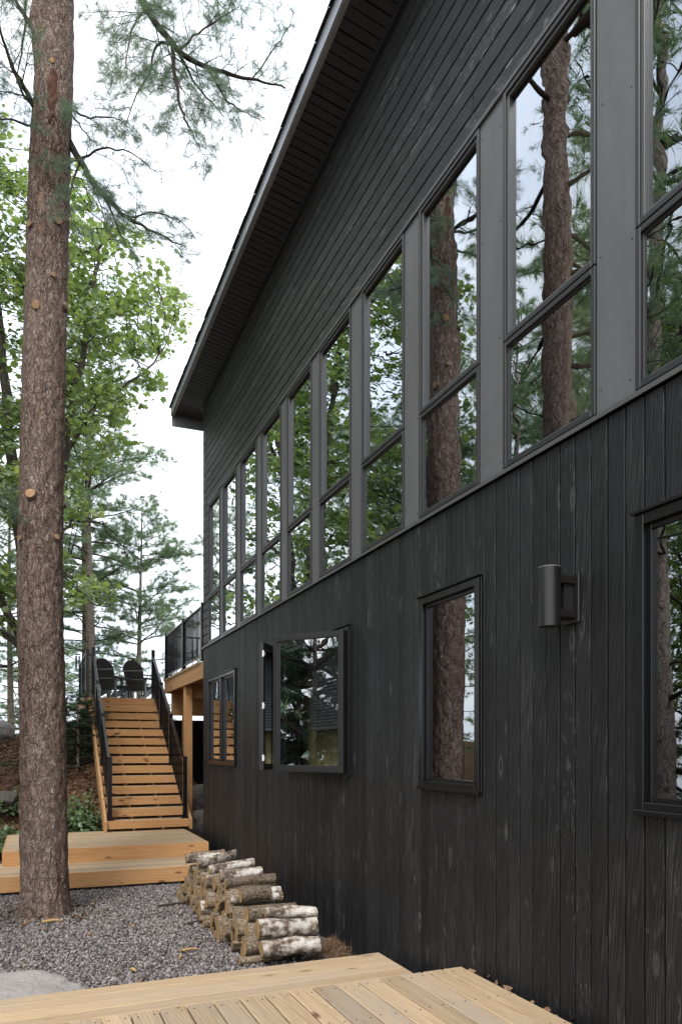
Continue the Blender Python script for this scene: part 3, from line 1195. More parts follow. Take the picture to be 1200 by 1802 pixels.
stringer(XA, XA + 0.042, 0.015, 0.36, 'stringer')
stringer(XB - 0.042, XB, 0.015, 0.36, 'stringer')
for xc in (1.50, 1.97):      # notched carriages under the treads
    mb = MB()
    prof = []
    for i in range(NS - 1):
        prof += [(YS + RUN * i + 0.045, ZU + RISE * i + (0.002 if i == 0 else -0.04)), (YS + RUN * i + 0.045, ZU + RISE * (i + 1) - 0.041)]
    prof += [(YS + RUN * (NS - 1) - 0.003, ZLAND - RISE - 0.041), (YS + RUN * (NS - 1) - 0.003, ZLAND - 0.45), (YS + 0.35, ZU + 0.002)]
    mb.prism(prof, (xc - 0.02, 0, 0), (0, 1, 0), (0, 0, 1), (0.04, 0, 0))
    mb.build('carriage', M['cedar_y'], st)
for i in range(NS):
    z = ZU + RISE * (i + 1)
    y = YS + RUN * i
    xa, xb = XA + 0.044, XB - 0.044
    if i == NS - 1:
        break
    t_ = MB()
    t_.plank((xa, y + 0.042, z), (0, 1, 0), (0, 0, 1), (xb - xa, 0, 0), 0.128, 0.038)
    t_.plank((xa, y + 0.174, z), (0, 1, 0), (0, 0, 1), (xb - xa, 0, 0), 0.128, 0.038)
    t_.build('tread', M['deck_x'], st)
    t_ = MB()
    t_.plank((xa + rnd.uniform(-.001, .001), y + 0.002, z + 0.0015), (0, 1, 0), (0, 0, 1), (xb - xa, 0, 0), 0.038, 0.128)
    t_.build('riser', M['cedar_x'], st)

# landing
ld = empty('stair_landing', (1.7, 17.2, ZLAND), 'small cedar landing at the head of the staircase', 'landing')
YL0, YL1 = YS + RUN * (NS - 1), 18.9
mb = MB()
step_lines(mb, 0.98, 2.50, YL1, YL0 + 0.05, ZLAND)
mb.build('boards', M['deck_x'], ld)
mb = MB()
mb.box(0.96, YL0, ZLAND - 0.135, 2.52, YL0 + 0.04, ZLAND + 0.001)
mb.box(XA, YL0 + 0.003, ZLAND - 0.275, XB, YL0 + 0.038, ZLAND - 0.14)
mb.build('rim_board', M['cedar_x'], ld)
mb = MB()
mb.box(0.94, YL0 + 0.01, ZLAND - 0.24, 0.978, YL1, ZLAND + 0.001)
mb.box(2.502, YL0 + 0.041, ZLAND - 0.24, 2.54, YL1, ZLAND + 0.001)
mb.build('side_board', M['cedar_y'], ld)
for x_, y_ in ((1.02, 16.3), (2.3, 16.3), (1.02, 18.6), (2.3, 18.6)):
    mb = MB()
    mb.box(x_, y_, gz(x_, y_) - 0.3, x_ + 0.14, y_ + 0.14, ZLAND - 0.04)
    mb.build('post', M['cedar_z'], ld)


# stair railings
def rail_post(root, x, y, z0, z1, w=0.068):
    mb = MB()
    mb.box(x - w / 2, y - w / 2, z0, x + w / 2, y + w / 2, z1)
    mb.box(x - w / 2 - 0.004, y - w / 2 - 0.004, z1 + 0.0005, x + w / 2 + 0.004, y + w / 2 + 0.004, z1 + 0.012)
    mb.box(x - w / 2 - 0.03, y - w / 2 - 0.03, z0, x + w / 2 + 0.03, y + w / 2 + 0.03, z0 + 0.012)
    mb.build('post', M['blackmetal'], root, bevel=0.002)


def rail_run(root, p, q, h_top, h_bot, spacing=0.105, name_b='baluster'):
    """top rail, bottom rail and balusters between two posts; p, q = post feet"""
    p, q = Vector(p), Vector(q)
    up = Vector((0, 0, 1))
    d = (q - p)
    dn = d.normalized()
    a, b = p + dn * 0.03, q - dn * 0.03
    mb = MB()
    mb.bar(a + up * h_top, b + up * h_top, 0.045, 0.032)
    mb.build('handrail', M['blackmetal'], root, bevel=0.004)
    mb = MB()
    mb.bar(a + up * h_bot, b + up * h_bot, 0.035, 0.028)
    mb.build('bottom_rail', M['blackmetal'], root, bevel=0.003)
    hl = Vector((d.x, d.y, 0)).length
    n = int(hl / spacing)
    for k in range(1, n):
        c_ = p + d * (k / n)
        mb = MB()
        mb.box(c_.x - 0.008, c_.y - 0.008, c_.z + h_bot + 0.012, c_.x + 0.008, c_.y + 0.008, c_.z + h_top - 0.013)
        mb.build(name_b, M['blackmetal'], root)


def tread_z(y):
    i = int((y - YS) / RUN)
    return ZU + RISE * (min(i, NS - 1) + 1)


for xx, lab in ((1.128, 'black metal railing along the left side of the cedar staircase'), (2.335, 'black metal railing along the right side of the staircase, next to the house')):
    rt = empty('stair_railing', (xx, YS, ZU + RISE), lab, 'railing', 'railings along the staircase')
    ys = [12.56, 13.95, 15.07, 16.16]
    feet = []
    for k, y in enumerate(ys):
        z0 = tread_z(y) + 0.002
        rail_post(rt, xx, y, z0, z0 + (1.02, 0.93, 0.93, 1.02)[k])
        feet.append(Vector((xx, y, z0)))
    for p, q in zip(feet[:-1], feet[1:]):
        rail_run(rt, p, q, 0.905, 0.13)
rt = empty('landing_railing', (1.02, 17.3, ZLAND), 'black metal railing on the left edge of the stair landing', 'railing')
for y in (16.35, 17.6, 18.85):
    rail_post(rt, 1.02, y, ZLAND + 0.002, ZLAND + 1.0)
for p, q in ((16.35, 17.6), (17.6, 18.85)):
    rail_run(rt, (1.02, p, ZLAND), (1.02, q, ZLAND), 0.95, 0.1)

# ------------------------------------------------------------------ upper deck beside the house
ud = empty('upper_deck', (XW, 13.9, 3.2), 'raised cedar deck beyond the house corner, carried on a square post', 'deck')
ZD = 3.205
mb = MB()
mb.box(XW - 0.01, YC + 0.04, ZD - 0.29, XW + 0.03, 15.80, ZD - 0.03)
mb.build('fascia', M['cedar_y'], ud, bevel=0.003)
mb = MB()
mb.box(XW - 0.01, 15.802, ZD - 0.29, 8.0, 15.842, ZD - 0.03)
mb.build('fascia', M['cedar_x'], ud)
mb = MB()
step_lines(mb, XW - 0.03, 8.0, 15.86, YC + 0.2, ZD)
mb.build('boards', M['deck_x'], ud)
for k in range(9):
    mb = MB()
    y = YC + 0.12 + 0.44 * k
    mb.box(XW + 0.032, y, ZD - 0.26, 8.0, y + 0.04, ZD - 0.04)
    mb.build('joist', M['cedar_x'], ud)
mb = MB()
mb.box(XW + 0.08, 13.86, ZD - 0.50, 7.8, 13.95, ZD - 0.262)
mb.box(XW + 0.08, 15.45, ZD - 0.76, 7.8, 15.54, ZD - 0.262)
mb.build('beam', M['cedar_x'], ud, bevel=0.003)
for (x, y, s) in ((XW + 0.02, 13.72, 0.14), (XW + 0.3, 15.40, 0.14), (5.2, 13.72, 0.14), (5.2, 15.40, 0.14)):
    mb = MB()
    mb.box(x, y, gz(x, y) - 0.4, x + s, y + s, ZD - 0.264)
    mb.build('post', M['cedar_z'], ud, bevel=0.004)
rt = empty('deck_railing', (XW + 0.03, 14, ZD), 'black metal railing on the edge of the raised deck beside the tall windows', 'railing')
xr_ = XW + 0.02
for y in (12.12, 13.80, 15.76):
    rail_post(rt, xr_, y, ZD + 0.002, ZD + 0.94)
for p, q in ((12.12, 13.80), (13.80, 15.76)):
    rail_run(rt, (xr_, p, ZD), (xr_, q, ZD), 0.90, 0.09)
rail_post(rt, 4.6, 15.76, ZD + 0.002, ZD + 0.94)
rail_run(rt, (xr_, 15.76, ZD), (4.6, 15.76, ZD), 0.90, 0.09)


# ------------------------------------------------------------------ chairs on the landing
def adirondack(loc, rz, label):
    root = empty('adirondack_chair', (0, 0, 0), label, 'chair', 'garden chairs on the landing')
    for k in range(5):          # fanned back slats, rounded top, leaning back towards -Y
        mb = MB()
        u = (k - 2)
        hw = 0.0505
        top = 0.95
        xb, xt = u * 0.084, u * 0.1035
        def P(s, off, t=0):
            z = 0.28 + (top - 0.28) * s
            return (xb + (xt - xb) * s + off, -0.12 - 0.30 * (z - 0.28) / 0.67 + t, z)
        def arch(o_):
            xx = u * 0.1035 + o_
            return (0.965 - 0.20 * (abs(xx) / 0.26) ** 2.4 - 0.28) / (top - 0.28)
        pr = [(0, -hw * .82), (0, hw * .82)] + [(arch(o_), o_) for o_ in (hw, hw * .5, 0, -hw * .5, -hw)]
        vs = [P(s, o_) for s, o_ in pr] + [P(s, o_, 0.02) for s, o_ in pr]
        n = len(pr)
        mb.add(vs, [tuple(range(n)), tuple(range(2 * n - 1, n - 1, -1))] + [(i, n + i, n + (i + 1) % n, (i + 1) % n) for i in range(n)])
        mb.build('back_slat', M['chair'], root)
    mb = MB()
    for k in range(5):
        y = -0.10 + 0.105 * k
        z = 0.26 + 0.028 * k
        mb.box(-0.26, y, z, 0.26, y + 0.095, z + 0.02)
    mb.build('seat', M['chair'], root)
    for s in (-1, 1):
        mb = MB()
        mb.box(s * 0.33 - 0.07, -0.42, 0.53, s * 0.33 + 0.07, 0.42, 0.552)
        mb.build('armrest', M['chair'], root, bevel=0.006)
        mb = MB()
        mb.box(s * 0.285 - 0.02, 0.26, 0, s * 0.285 + 0.02, 0.38, 0.529)
        mb.build('leg', M['chair'], root)
        mb = MB()
        mb.bar((s * 0.24, 0.36, 0.34), (s * 0.24, -0.50, 0.02), 0.028, 0.12)
        mb.build('leg', M['chair'], root)
        mb = MB()
        mb.box(s * 0.285 - 0.02, -0.34, 0.12, s * 0.285 + 0.02, -0.26, 0.529)
        mb.build('arm_support', M['chair'], root)
    mb = MB()
    mb.box(-0.33, -0.28 - 0.022, 0.50, 0.33, -0.26, 0.529)
    mb.box(-0.25, -0.375, 0.70, 0.25, -0.345, 0.735)
    mb.build('back_brace', M['chairband'], root)
    root.location = loc
    root.rotation_euler = (0, 0, rz)
    root.scale = (0.95, 0.95, 0.95)
    return root


adirondack((1.60, 17.35, ZLAND), R(-38), 'charcoal garden chair seen from behind at the left of the stair head')
adirondack((2.20, 17.5, ZLAND), R(-30), 'charcoal garden chair seen from behind at the right of the stair head')


# ------------------------------------------------------------------ firewood
ORD = ['nearest', 'second', 'third', 'fourth', 'fifth', 'sixth', 'seventh', 'eighth', 'ninth', 'tenth', 'eleventh', 'twelfth', 'thirteenth', 'fourteenth', 'fifteenth', 'sixteenth', 'seventeenth', 'eighteenth', 'nineteenth', 'twentieth', 'twenty-first', 'twenty-second', 'twenty-third', 'twenty-fourth', 'twenty-fifth', 'twenty-sixth', 'twenty-seventh', 'twenty-eighth']


def log(x0, x1, y, z, r, kind, label, yaw=0.0, tilt=0.0, split=False):
    n = 14
    ph = rnd.uniform(0, 9)
    prof = []
    for j in range(n):
        a = 2 * math.pi * j / n
        rr = r * (1 + 0.09 * math.sin(2 * a + ph) + 0.05 * math.sin(3 * a + 2 * ph) + rnd.uniform(-.02, .02))
        ca, sa = math.cos(a), math.sin(a)
        if split and math.sin(a + ph) > 0.1:
            rr *= 0.1 / max(0.1, math.sin(a + ph))
            rr = max(rr, r * 0.18)
        prof.append((ca * rr, sa * rr))
    rings = 6
    L = x1 - x0
    kn = [(rnd.uniform(0.15, 0.85), rnd.uniform(0, 6.28), rnd.uniform(0.05, 0.22)) for _ in range(2)]
    vs = []
    for i in range(rings):
        s = i / (rings - 1)
        bx = -L / 2 + L * s
        by = math.sin(s * 3 + ph) * 0.012 + yaw * bx
        bz = math.sin(s * 2 + ph * 2) * 0.006 + tilt * bx
        for j, (a_, b_) in enumerate(prof):
            ang = 2 * math.pi * j / n
            f = 1 + rnd.uniform(-0.05, 0.05)
            for ks, ka, kh in kn:
                f += kh * math.exp(-((s - ks) / 0.12) ** 2 - (1 - math.cos(ang - ka)) * 4)
            vs.append((bx, by + a_ * f, bz + b_ * f))
    mb = MB()
    mb.add(vs, [(i * n + j, i * n + (j + 1) % n, (i + 1) * n + (j + 1) % n, (i + 1) * n + j) for i in range(rings - 1) for j in range(n)])
    o = mb.build('firewood_log', M['birch'] if kind == 'birch' else M['bark_log'], smooth=not split)
    o.location = ((x0 + x1) / 2, y, z)
    tag(o, label, 'log', 'firewood stacked against the black wall')
    for e, sgn in ((0, -1), (rings - 1, 1)):
        mb = MB()
        ring = [Vector(vs[e * n + j]) * 1.0 for j in range(n)]
        c_ = sum(ring, Vector()) / n
        ring = [Vector((p.x + sgn * 0.001, c_.y + (p.y - c_.y) * 0.965, c_.z + (p.z - c_.z) * 0.965)) for p in ring]
        mb.add(ring + [c_ + Vector((sgn * (0.004), 0, 0))], [(j, (j + 1) % n, n) if sgn > 0 else ((j + 1) % n, j, n) for j in range(n)])
        k = mb.build('cut_end', M['cut'])
        k.parent = o
    return o


rows_words = ['bottom row', 'second row', 'third row', 'fourth row', 'top row']
zrow = 0.0
for row in range(5):
    y = 5.93 + (0, 0.02, 0.10, 0.24, 0.60)[row]
    yend = 8.78 - 0.06 * row
    k = 0
    while y < yend and k < 28:
        r = rnd.choice((rnd.uniform(0.036, 0.050), rnd.uniform(0.050, 0.068), rnd.uniform(0.064, 0.086)))
        y += r
        birch = (row == 4 and rnd.random() < 0.30) or (row < 4 and rnd.random() < 0.04)
        split = (not birch) and rnd.random() < 0.38
        xf = 1.60 + rnd.uniform(-0.06, 0.07) + 0.014 * row
        ln = rnd.uniform(0.34, 0.56)
        kd = 'birch' if birch else 'brown'
        size = 'thin' if r < 0.05 else ('thick' if r > 0.066 else 'medium')
        bark = f'{size} white birch log' if birch else (f'{size} split brown log' if split else f'{size} round brown log')
        lab = f'{bark}, {ORD[k]} from the near end, {rows_words[row]} of the woodpile' if k else f'{bark} nearest the camera, {rows_words[row]} of the woodpile'
        log(xf, xf + ln, y, zrow + 0.056 + rnd.uniform(-0.014, 0.016), r, kd, lab, rnd.uniform(-.10, .10), rnd.uniform(-.035, .035), split)
        y += r * 0.93
        k += 1
    zrow += 0.092
# loose logs lying on the pile and at its near end
specs = [(1.70, 2.24, 5.98, 0.275, 0.074, 'birch', 'thick birch log across the near end of the woodpile, upper of the two thick ones', 0.10, -0.06),
         (1.71, 2.20, 5.86, 0.150, 0.068, 'birch', 'thick birch log at the near end of the woodpile, lower of the two thick ones', -0.03, 0.0),
         (1.83, 2.28, 6.16, 0.36, 0.056, 'birch', 'grey flaky birch log leaning behind the two thick birch logs', -0.14, -0.08),
         (1.70, 1.98, 6.50, 0.475, 0.062, 'brown', 'short mossy brown log on top of the near half of the woodpile', 0.02, 0.0),
         (1.66, 2.16, 6.92, 0.52, 0.046, 'brown', 'long thin brown log on top of the middle of the woodpile', 0.08, 0.02),
         (1.68, 2.10, 7.20, 0.545, 0.050, 'birch', 'peeling birch log on top of the middle of the woodpile', -0.1, 0.04),
         (1.66, 2.14, 7.62, 0.555, 0.048, 'birch', 'straight birch log on top of the far half of the woodpile', 0.04, 0.10),
         (1.60, 2.08, 8.02, 0.575, 0.052, 'birch', 'white birch log slanting across the top of the far half of the woodpile', 0.55, 0.14),
         (1.57, 1.95, 8.38, 0.55, 0.054, 'birch', 'white birch log at the far top of the woodpile', 0.05, 0.03),
         (1.66, 2.06, 8.58, 0.555, 0.048, 'brown', 'bare tan log at the far top corner of the woodpile', 0.2, 0.03)]
for s in specs:
    log(*s)

# ------------------------------------------------------------------ rocks
def rock(name, c, s, mat, label, cat, seed, group=None):
    import bmesh
    bm = bmesh.new()
    bmesh.ops.create_icosphere(bm, subdivisions=5, radius=1)
    for v in bm.verts:
        p = v.co.copy()
        f = 1 + 0.28 * mnoise.noise(p * 1.1 + Vector((seed, 0, 0))) + 0.10 * mnoise.noise(p * 3 + Vector((0, seed, 0))) + 0.03 * mnoise.noise(p * 9)
        p *= f
        p = Vector((math.copysign(abs(p.x) ** 0.85, p.x), math.copysign(abs(p.y) ** 0.85, p.y), math.copysign(abs(p.z) ** 0.8, p.z)))
        v.co = Vector((p.x * s[0], p.y * s[1], p.z * s[2]))
    me = bpy.data.meshes.new(name)
    bm.to_mesh(me)
    bm.free()
    me.polygons.foreach_set('use_smooth', [True] * len(me.polygons))
    me.materials.append(mat)
    o = bpy.data.objects.new(name, me)
    COL.objects.link(o)
    o.location = c
    return tag(o, label, cat, group)


rock('boulder', (-0.35, 5.75, 0.02), (0.72, 0.50, 0.12), M['rock'], 'flat grey boulder in the gravel at the edge of the near deck', 'boulder', 3)
rock('boulder', (-1.6, 17.6, 2.1), (1.1, 0.8, 0.36), M['rock'], 'grey rock outcrop at the top of the wooded slope, left edge', 'boulder', 8)
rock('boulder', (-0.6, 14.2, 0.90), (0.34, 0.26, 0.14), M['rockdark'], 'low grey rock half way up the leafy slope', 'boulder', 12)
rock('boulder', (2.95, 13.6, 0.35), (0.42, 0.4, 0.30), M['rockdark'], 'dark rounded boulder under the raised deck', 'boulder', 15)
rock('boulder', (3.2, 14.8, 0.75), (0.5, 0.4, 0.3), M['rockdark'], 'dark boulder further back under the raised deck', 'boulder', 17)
mb = MB()
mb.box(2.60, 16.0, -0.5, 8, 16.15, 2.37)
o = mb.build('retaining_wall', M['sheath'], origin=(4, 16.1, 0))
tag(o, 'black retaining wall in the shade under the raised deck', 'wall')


# ------------------------------------------------------------------ foliage generators
class Foliage:
    def __init__(self):
        self.c, self.d = [], []

    def add(self, c, d):
        self.c.append(tuple(c))
        self.d.append(tuple(d))


def needles_mesh(name, fol, mat, parent, K=16, L=0.085, w=0.0016, seed=1, spread=0.8):
    g = np.random.default_rng(seed)
    C = np.array(fol.c)
    D = np.array(fol.d)
    n = len(C)
    D = D / (np.linalg.norm(D, axis=1, keepdims=True) + 1e-9)
    r = g.normal(size=(n, K, 3))
    r /= np.linalg.norm(r, axis=2, keepdims=True)
    v = D[:, None, :] * g.uniform(0.25, 1.0, (n, K, 1)) + r * spread
    v /= np.linalg.norm(v, axis=2, keepdims=True)
    ln = L * g.uniform(0.7, 1.2, (n, K, 1))
    base = C[:, None, :] - D[:, None, :] * g.uniform(0, 0.06, (n, K, 1))
    tip = base + v * ln
    s = np.cross(v, g.normal(size=(n, K, 3)))
    s /= np.linalg.norm(s, axis=2, keepdims=True) + 1e-9
    V = np.stack([base - s * w, base + s * w, tip], 2).reshape(-1, 3)
    T = np.arange(len(V)).reshape(-1, 3)
    return np_mesh(name, V, T, mat, parent)


LEAF = np.array([(0, 0), (.16, -.02), (.34, .10), (.30, .22), (.50, .38), (.34, .48), (.36, .70), (.16, .66), (0, 1.0),
                 (-.16, .66), (-.36, .70), (-.34, .48), (-.50, .38), (-.30, .22), (-.34, .10), (-.16, -.02)])


def leaves_mesh(name, C, Nrm, size, mat, parent, seed=2, simple=False):
    g = np.random.default_rng(seed)
    C = np.asarray(C)
    n = len(C)
    Nn = np.asarray(Nrm)
    Nn = Nn / (np.linalg.norm(Nn, axis=1, keepdims=True) + 1e-9)
    U = np.cross(Nn, g.normal(size=(n, 3)))
    U /= np.linalg.norm(U, axis=1, keepdims=True) + 1e-9
    Wd = np.cross(Nn, U)
    sz = size * g.uniform(0.45, 1.4, (n, 1, 1))
    P = LEAF if not simple else np.array([(0, 0), (.28, .25), (.30, .6), (0, 1), (-.30, .6), (-.28, .25)])
    k = len(P)
    bend = g.uniform(-0.25, 0.35, (n, 1, 1))
    a = P[None, :, 0:1]
    b = P[None, :, 1:2] - 0.4
    V = C[:, None, :] + sz * (Wd[:, None, :] * a + U[:, None, :] * b - Nn[:, None, :] * (np.abs(a) * 0.35 + (b * b) * bend))
    mid = C[:, None, :] + sz * (U[:, None, :] * 0.0)
    V = np.concatenate([V, mid], 1)
    T = np.array([(i, (i + 1) % k, k) for i in range(k)])
    F = T[None] + (np.arange(n) * (k + 1))[:, None, None]
    return np_mesh(name, V.reshape(-1, 3), F.reshape(-1, 3), mat, parent)


def rv(s=1.0):
    return Vector((rnd.gauss(0, s), rnd.gauss(0, s), rnd.gauss(0, s)))


def path(p0, d, L, n, wander, grav):
    pts = [Vector(p0)]
    d = Vector(d).normalized()
    for i in range(n):
        d = (d + rv(wander) + Vector((0, 0, grav))).normalized()
        pts.append(pts[-1] + d * (L / n))
    return pts


def twigs(W, F, pts, r0, sec_len, depth, step, dens=1.0, grav=-0.02, up=0.05, start=0.15):
    """side shoots along a limb; the last order carries needle tufts"""
    total = sum((b - a).length for a, b in zip(pts[:-1], pts[1:]))
    s = total * start
    side = 1
    while s < total:
        acc = 0
        for a, b in zip(pts[:-1], pts[1:]):
            l = (b - a).length
            if acc + l >= s:
                p = a.lerp(b, (s - acc) / l)
                d = (b - a).normalized()
                break
            acc += l
        frac = s / total
        lat = d.cross(Vector((0, 0, 1)))
        if lat.length < 0.1:
            lat = Vector((1, 0, 0))
        lat.normalize()
        dd = (d * rnd.uniform(0.35, 0.9) + lat * side * rnd.uniform(0.5, 1.0) + Vector((0, 0, rnd.uniform(-0.35, 0.35) + up))).normalized()
        L = sec_len * rnd.uniform(0.6, 1.2) * (1.15 - 0.75 * frac)
        rr = max(0.0025, r0 * (1 - 0.8 * frac) * 0.45)
        sp = path(p, dd, L, 5, 0.10, grav)
        W.tube(sp, [rr * (1 - 0.75 * i / 5) for i in range(6)], 4 if rr < 0.008 else 5, False)
        if depth > 1:
            twigs(W, F, sp, rr, sec_len * 0.42, depth - 1, step * 0.62, dens, grav, up, 0.22)
        else:
            for i in range(1, 6):
                if rnd.random() < 0.45 + 0.12 * i:
                    F.add(sp[i] + rv(0.008), (sp[i] - sp[i - 1]) + rv(0.02) + Vector((0, 0, 0.01)))
            F.add(sp[-1], sp[-1] - sp[-2])
        s += step * rnd.uniform(0.6, 1.4) / dens
        side = -side
    F.add(pts[-1], pts[-1] - pts[-2])


BUSH = [1.35, 1.4]


def limb(W, F, pts, r0, r1, sec, depth=2, step=0.22, dens=1.0, grav=-0.03, up=0.03, start=0.15, sides=8):
    sec, dens = sec * BUSH[0], dens * BUSH[1]
    pts = [Vector(p) for p in pts]
    # smooth subdivision
    q = []
    for i in range(len(pts) - 1):
        p0 = pts[max(i - 1, 0)]
        p1, p2 = pts[i], pts[i + 1]
        p3 = pts[min(i + 2, len(pts) - 1)]
        for k in range(4):
            t = k / 4
            q.append(0.5 * ((2 * p1) + (p2 - p0) * t + (2 * p0 - 5 * p1 + 4 * p2 - p3) * t * t + (3 * p1 - p0 - 3 * p2 + p3) * t ** 3) + rv(0.006))
    q.append(pts[-1])
    n = len(q)
    W.tube(q, [r0 + (r1 - r0) * i / (n - 1) for i in range(n)], sides, False)
    twigs(W, F, q, max(r0 * 0.7, 0.012), sec, depth, step, dens, grav, up, start)
    return q


def trunk_mesh(name, cps, mat, parent, sides=72, dz=0.03, rough=0.02, flare=0.0, seed=0.0, burl=None):
    """cps = [(x, y, z, r)] from the root up"""
    cps = sorted(cps, key=lambda c: c[2])
    z0, z1 = cps[0][2], cps[-1][2]
    nz = int((z1 - z0) / dz)
    mb = MB()
    for k in range(nz + 1):
        z = z0 + (z1 - z0) * k / nz
        for a_, b_ in zip(cps[:-1], cps[1:]):
            if a_[2] <= z <= b_[2] + 1e-6:
                t = (z - a_[2]) / (b_[2] - a_[2])
                t = t * t * (3 - 2 * t) * 0.6 + t * 0.4
                x, y, r = (a_[i] + (b_[i] - a_[i]) * t for i in (0, 1, 3))
                break
        fl = flare * math.exp(-(z - z0) / 0.22)
        for j in range(sides):
            a = 2 * math.pi * j / sides
            ca, sa = math.cos(a), math.sin(a)
            q = Vector((ca * r * 14, sa * r * 14, z * 6 + seed))
            rr = r * (1 + 0.05 * mnoise.noise((ca * 1.2, sa * 1.2, z * 0.8 + seed))) + rough * (mnoise.noise(q) * 0.7 + mnoise.noise(q * 2.3) * 0.5)
            rr += fl * r * (0.5 + 0.5 * math.sin(a * 3 + seed + 1.0) + 0.35 * math.sin(a * 5 + 2))
            if burl:
                for (bz, ba, bh, bw, bzw) in burl:
                    rr += bh * math.exp(-((z - bz) / bzw) ** 2 - (1 - math.cos(a - ba)) / bw)
            mb.v.append((x + ca * rr, y + sa * rr, z))
    for k in range(nz):
        for j in range(sides):
            a_, b_ = k * sides + j, k * sides + (j + 1) % sides
            mb.f.append((a_, b_, b_ + sides, a_ + sides))
            mb.m.append(0)
    return mb.build(name, mat, parent, smooth=True)


# ------------------------------------------------------------------ the big pine in view
pine = empty('pine_tree', (0.12, 8.55, 0), 'tall pine with lopped branch stubs standing in the gravel by the wooden steps', 'pine tree')
TY = 8.57


def tp(px, py, wpx):
    p = at(px, py, TY)
    return (p.x, TY, p.z, wpx / 2 * (p.y * math.cos(TH) + p.x * math.sin(TH)) / FP)


cps = [tp(80, 1625, 84), tp(79, 1560, 80), tp(76, 1400, 77), tp(71, 1000, 76), tp(76, 700, 72), tp(82, 480, 70), tp(87, 300, 68), tp(96, 120, 64), tp(97, 0, 62), tp(96, -350, 56), tp(100, -900, 40)]
cps[0] = (cps[0][0], TY, -0.06, cps[0][3])
trunk_mesh('trunk', cps, M['bark'], pine, 110, 0.022, 0.017, 0.20, 3.0,
           [(1.8 + (1315 - 40) * 7.93 / FP, math.pi + 0.35, 0.075, 0.10, 0.28), (1.8 + (1315 - 100) * 7.93 / FP, -2.0, 0.03, 0.3, 0.15)])


def trunk_at(z):
    for a_, b_ in zip(cps[:-1], cps[1:]):
        if a_[2] <= z <= b_[2]:
            t = (z - a_[2]) / (b_[2] - a_[2])
            return [a_[i] + (b_[i] - a_[i]) * t for i in (0, 1, 3)]


def stub(px, py, r, out, big=1.0):
    """sawn-off limb facing the camera side of the trunk"""
    z = at(px, py, TY - 0.25).z
    x, y, tr = trunk_at(z)
    vx = Vector((-x, -y, 0)).normalized()           # towards the camera
    rt_ = Vector((-vx.y, vx.x, 0)) * -1
    pxc = 600 + FP * ((x * math.cos(TH) - y * math.sin(TH)) / (y * math.cos(TH) + x * math.sin(TH)))
    off = (px - pxc) * 7.9 / FP
    s = max(-0.97, min(0.97, -off / tr * (1 if rt_.x < 0 else -1)))
    c_ = math.sqrt(1 - s * s)
    nrm = (vx * c_ + (rt_ * (1 if rt_.x > 0 else -1)) * (off / tr if abs(off / tr) < 0.97 else math.copysign(0.97, off))).normalized()
    d = (nrm + Vector((0, 0, 0.25)) + Vector(out)).normalized()
    p0 = Vector((x, y, z)) + nrm * (tr - 0.04)
    L = 0.068 * big
    mb = MB()
    mb.tube([p0 - d * 0.03, p0 + d * 0.03, p0 + d * L], [r * 1.7, r * 1.15, r], 14, True, 0.06)
    o = mb.build('branch_stub', M['bark'], pine, smooth=True)
    mb = MB()
    e = p0 + d * (L + 0.0015)
    cn = (d + vx * 0.8 + Vector((0, 0, -0.25))).normalized()
    s_ = d.cross(Vector((0.2, 0.1, 1))).normalized()
    t_ = s_.cross(d)
    ring = [e + s_ * (math.cos(q) * r * 0.99) + t_ * (math.sin(q) * r * 1.02) for q in [2 * math.pi * j / 14 for j in range(14)]]
    mb.add(ring + [e + d * 0.003], [((j + 1) % 14, j, 14) for j in range(14)] + [(j, (j + 1) % 14, 14) for j in range(0)])
    k = mb.build('cut_face', M['cutfresh'], o)


for a_ in ((57, 872, 0.050, (0, -.2, 0.1), 1.3), (112, 880, 0.035, (0.3, 0, 0)), (41, 945, 0.028, (0, 0, 0)), (95, 944, 0.030, (0, 0, 0)), (66, 530, 0.042, (0, 0, -.5)), (112, 524, 0.042, (0.2, 0, -.3)),
           (57, 381, 0.028, (0, 0, -.4)), (99, 379, 0.042, (0, 0, -.4)), (92, 478, 0.022, (0, 0, -.4)), (92, 99, 0.025, (0, 0, -.4))):
    stub(*a_)
# the weeping scar high on the trunk
mb = MB()
for k in range(26):
    s = k / 25
    py = 112 + 98 * s
    z = at(90, py, TY - 0.25).z
    x, y, tr = trunk_at(z)
    hw = 0.048 * math.sin(math.pi * min(1, 0.12 + s * 0.86)) * (1.0 - 0.45 * s) + 0.012
    for j in range(9):
        u = -1 + 2 * j / 8
        a_ = -1.62 + (u * hw + 0.01 * math.sin(k * 0.7)) / tr
        rr = tr + 0.021 - 0.03 * (1 - u * u) * (0.6 + 0.4 * math.sin(k * 1.3 + j)) + 0.008 * mnoise.noise((j, k * 0.6, 2))
        rr = tr + 0.004 + 0.012 * (1 - u * u) + 0.016 * mnoise.noise((j * 0.9, k * 0.5, 2))
        mb.v.append((x + math.cos(a_) * rr, y + math.sin(a_) * rr, z))
for k in range(25):
    for j in range(8):
        q = k * 9 + j
        mb.f.append((q + 1, q, q + 9, q + 10))
        mb.m.append(0)
mb.build('bark_scar', M['scar'], pine, smooth=True)

WB, FB = MB(), Foliage()


def A(*pp):
    return [at(px, py, Y) for px, py, Y in pp]


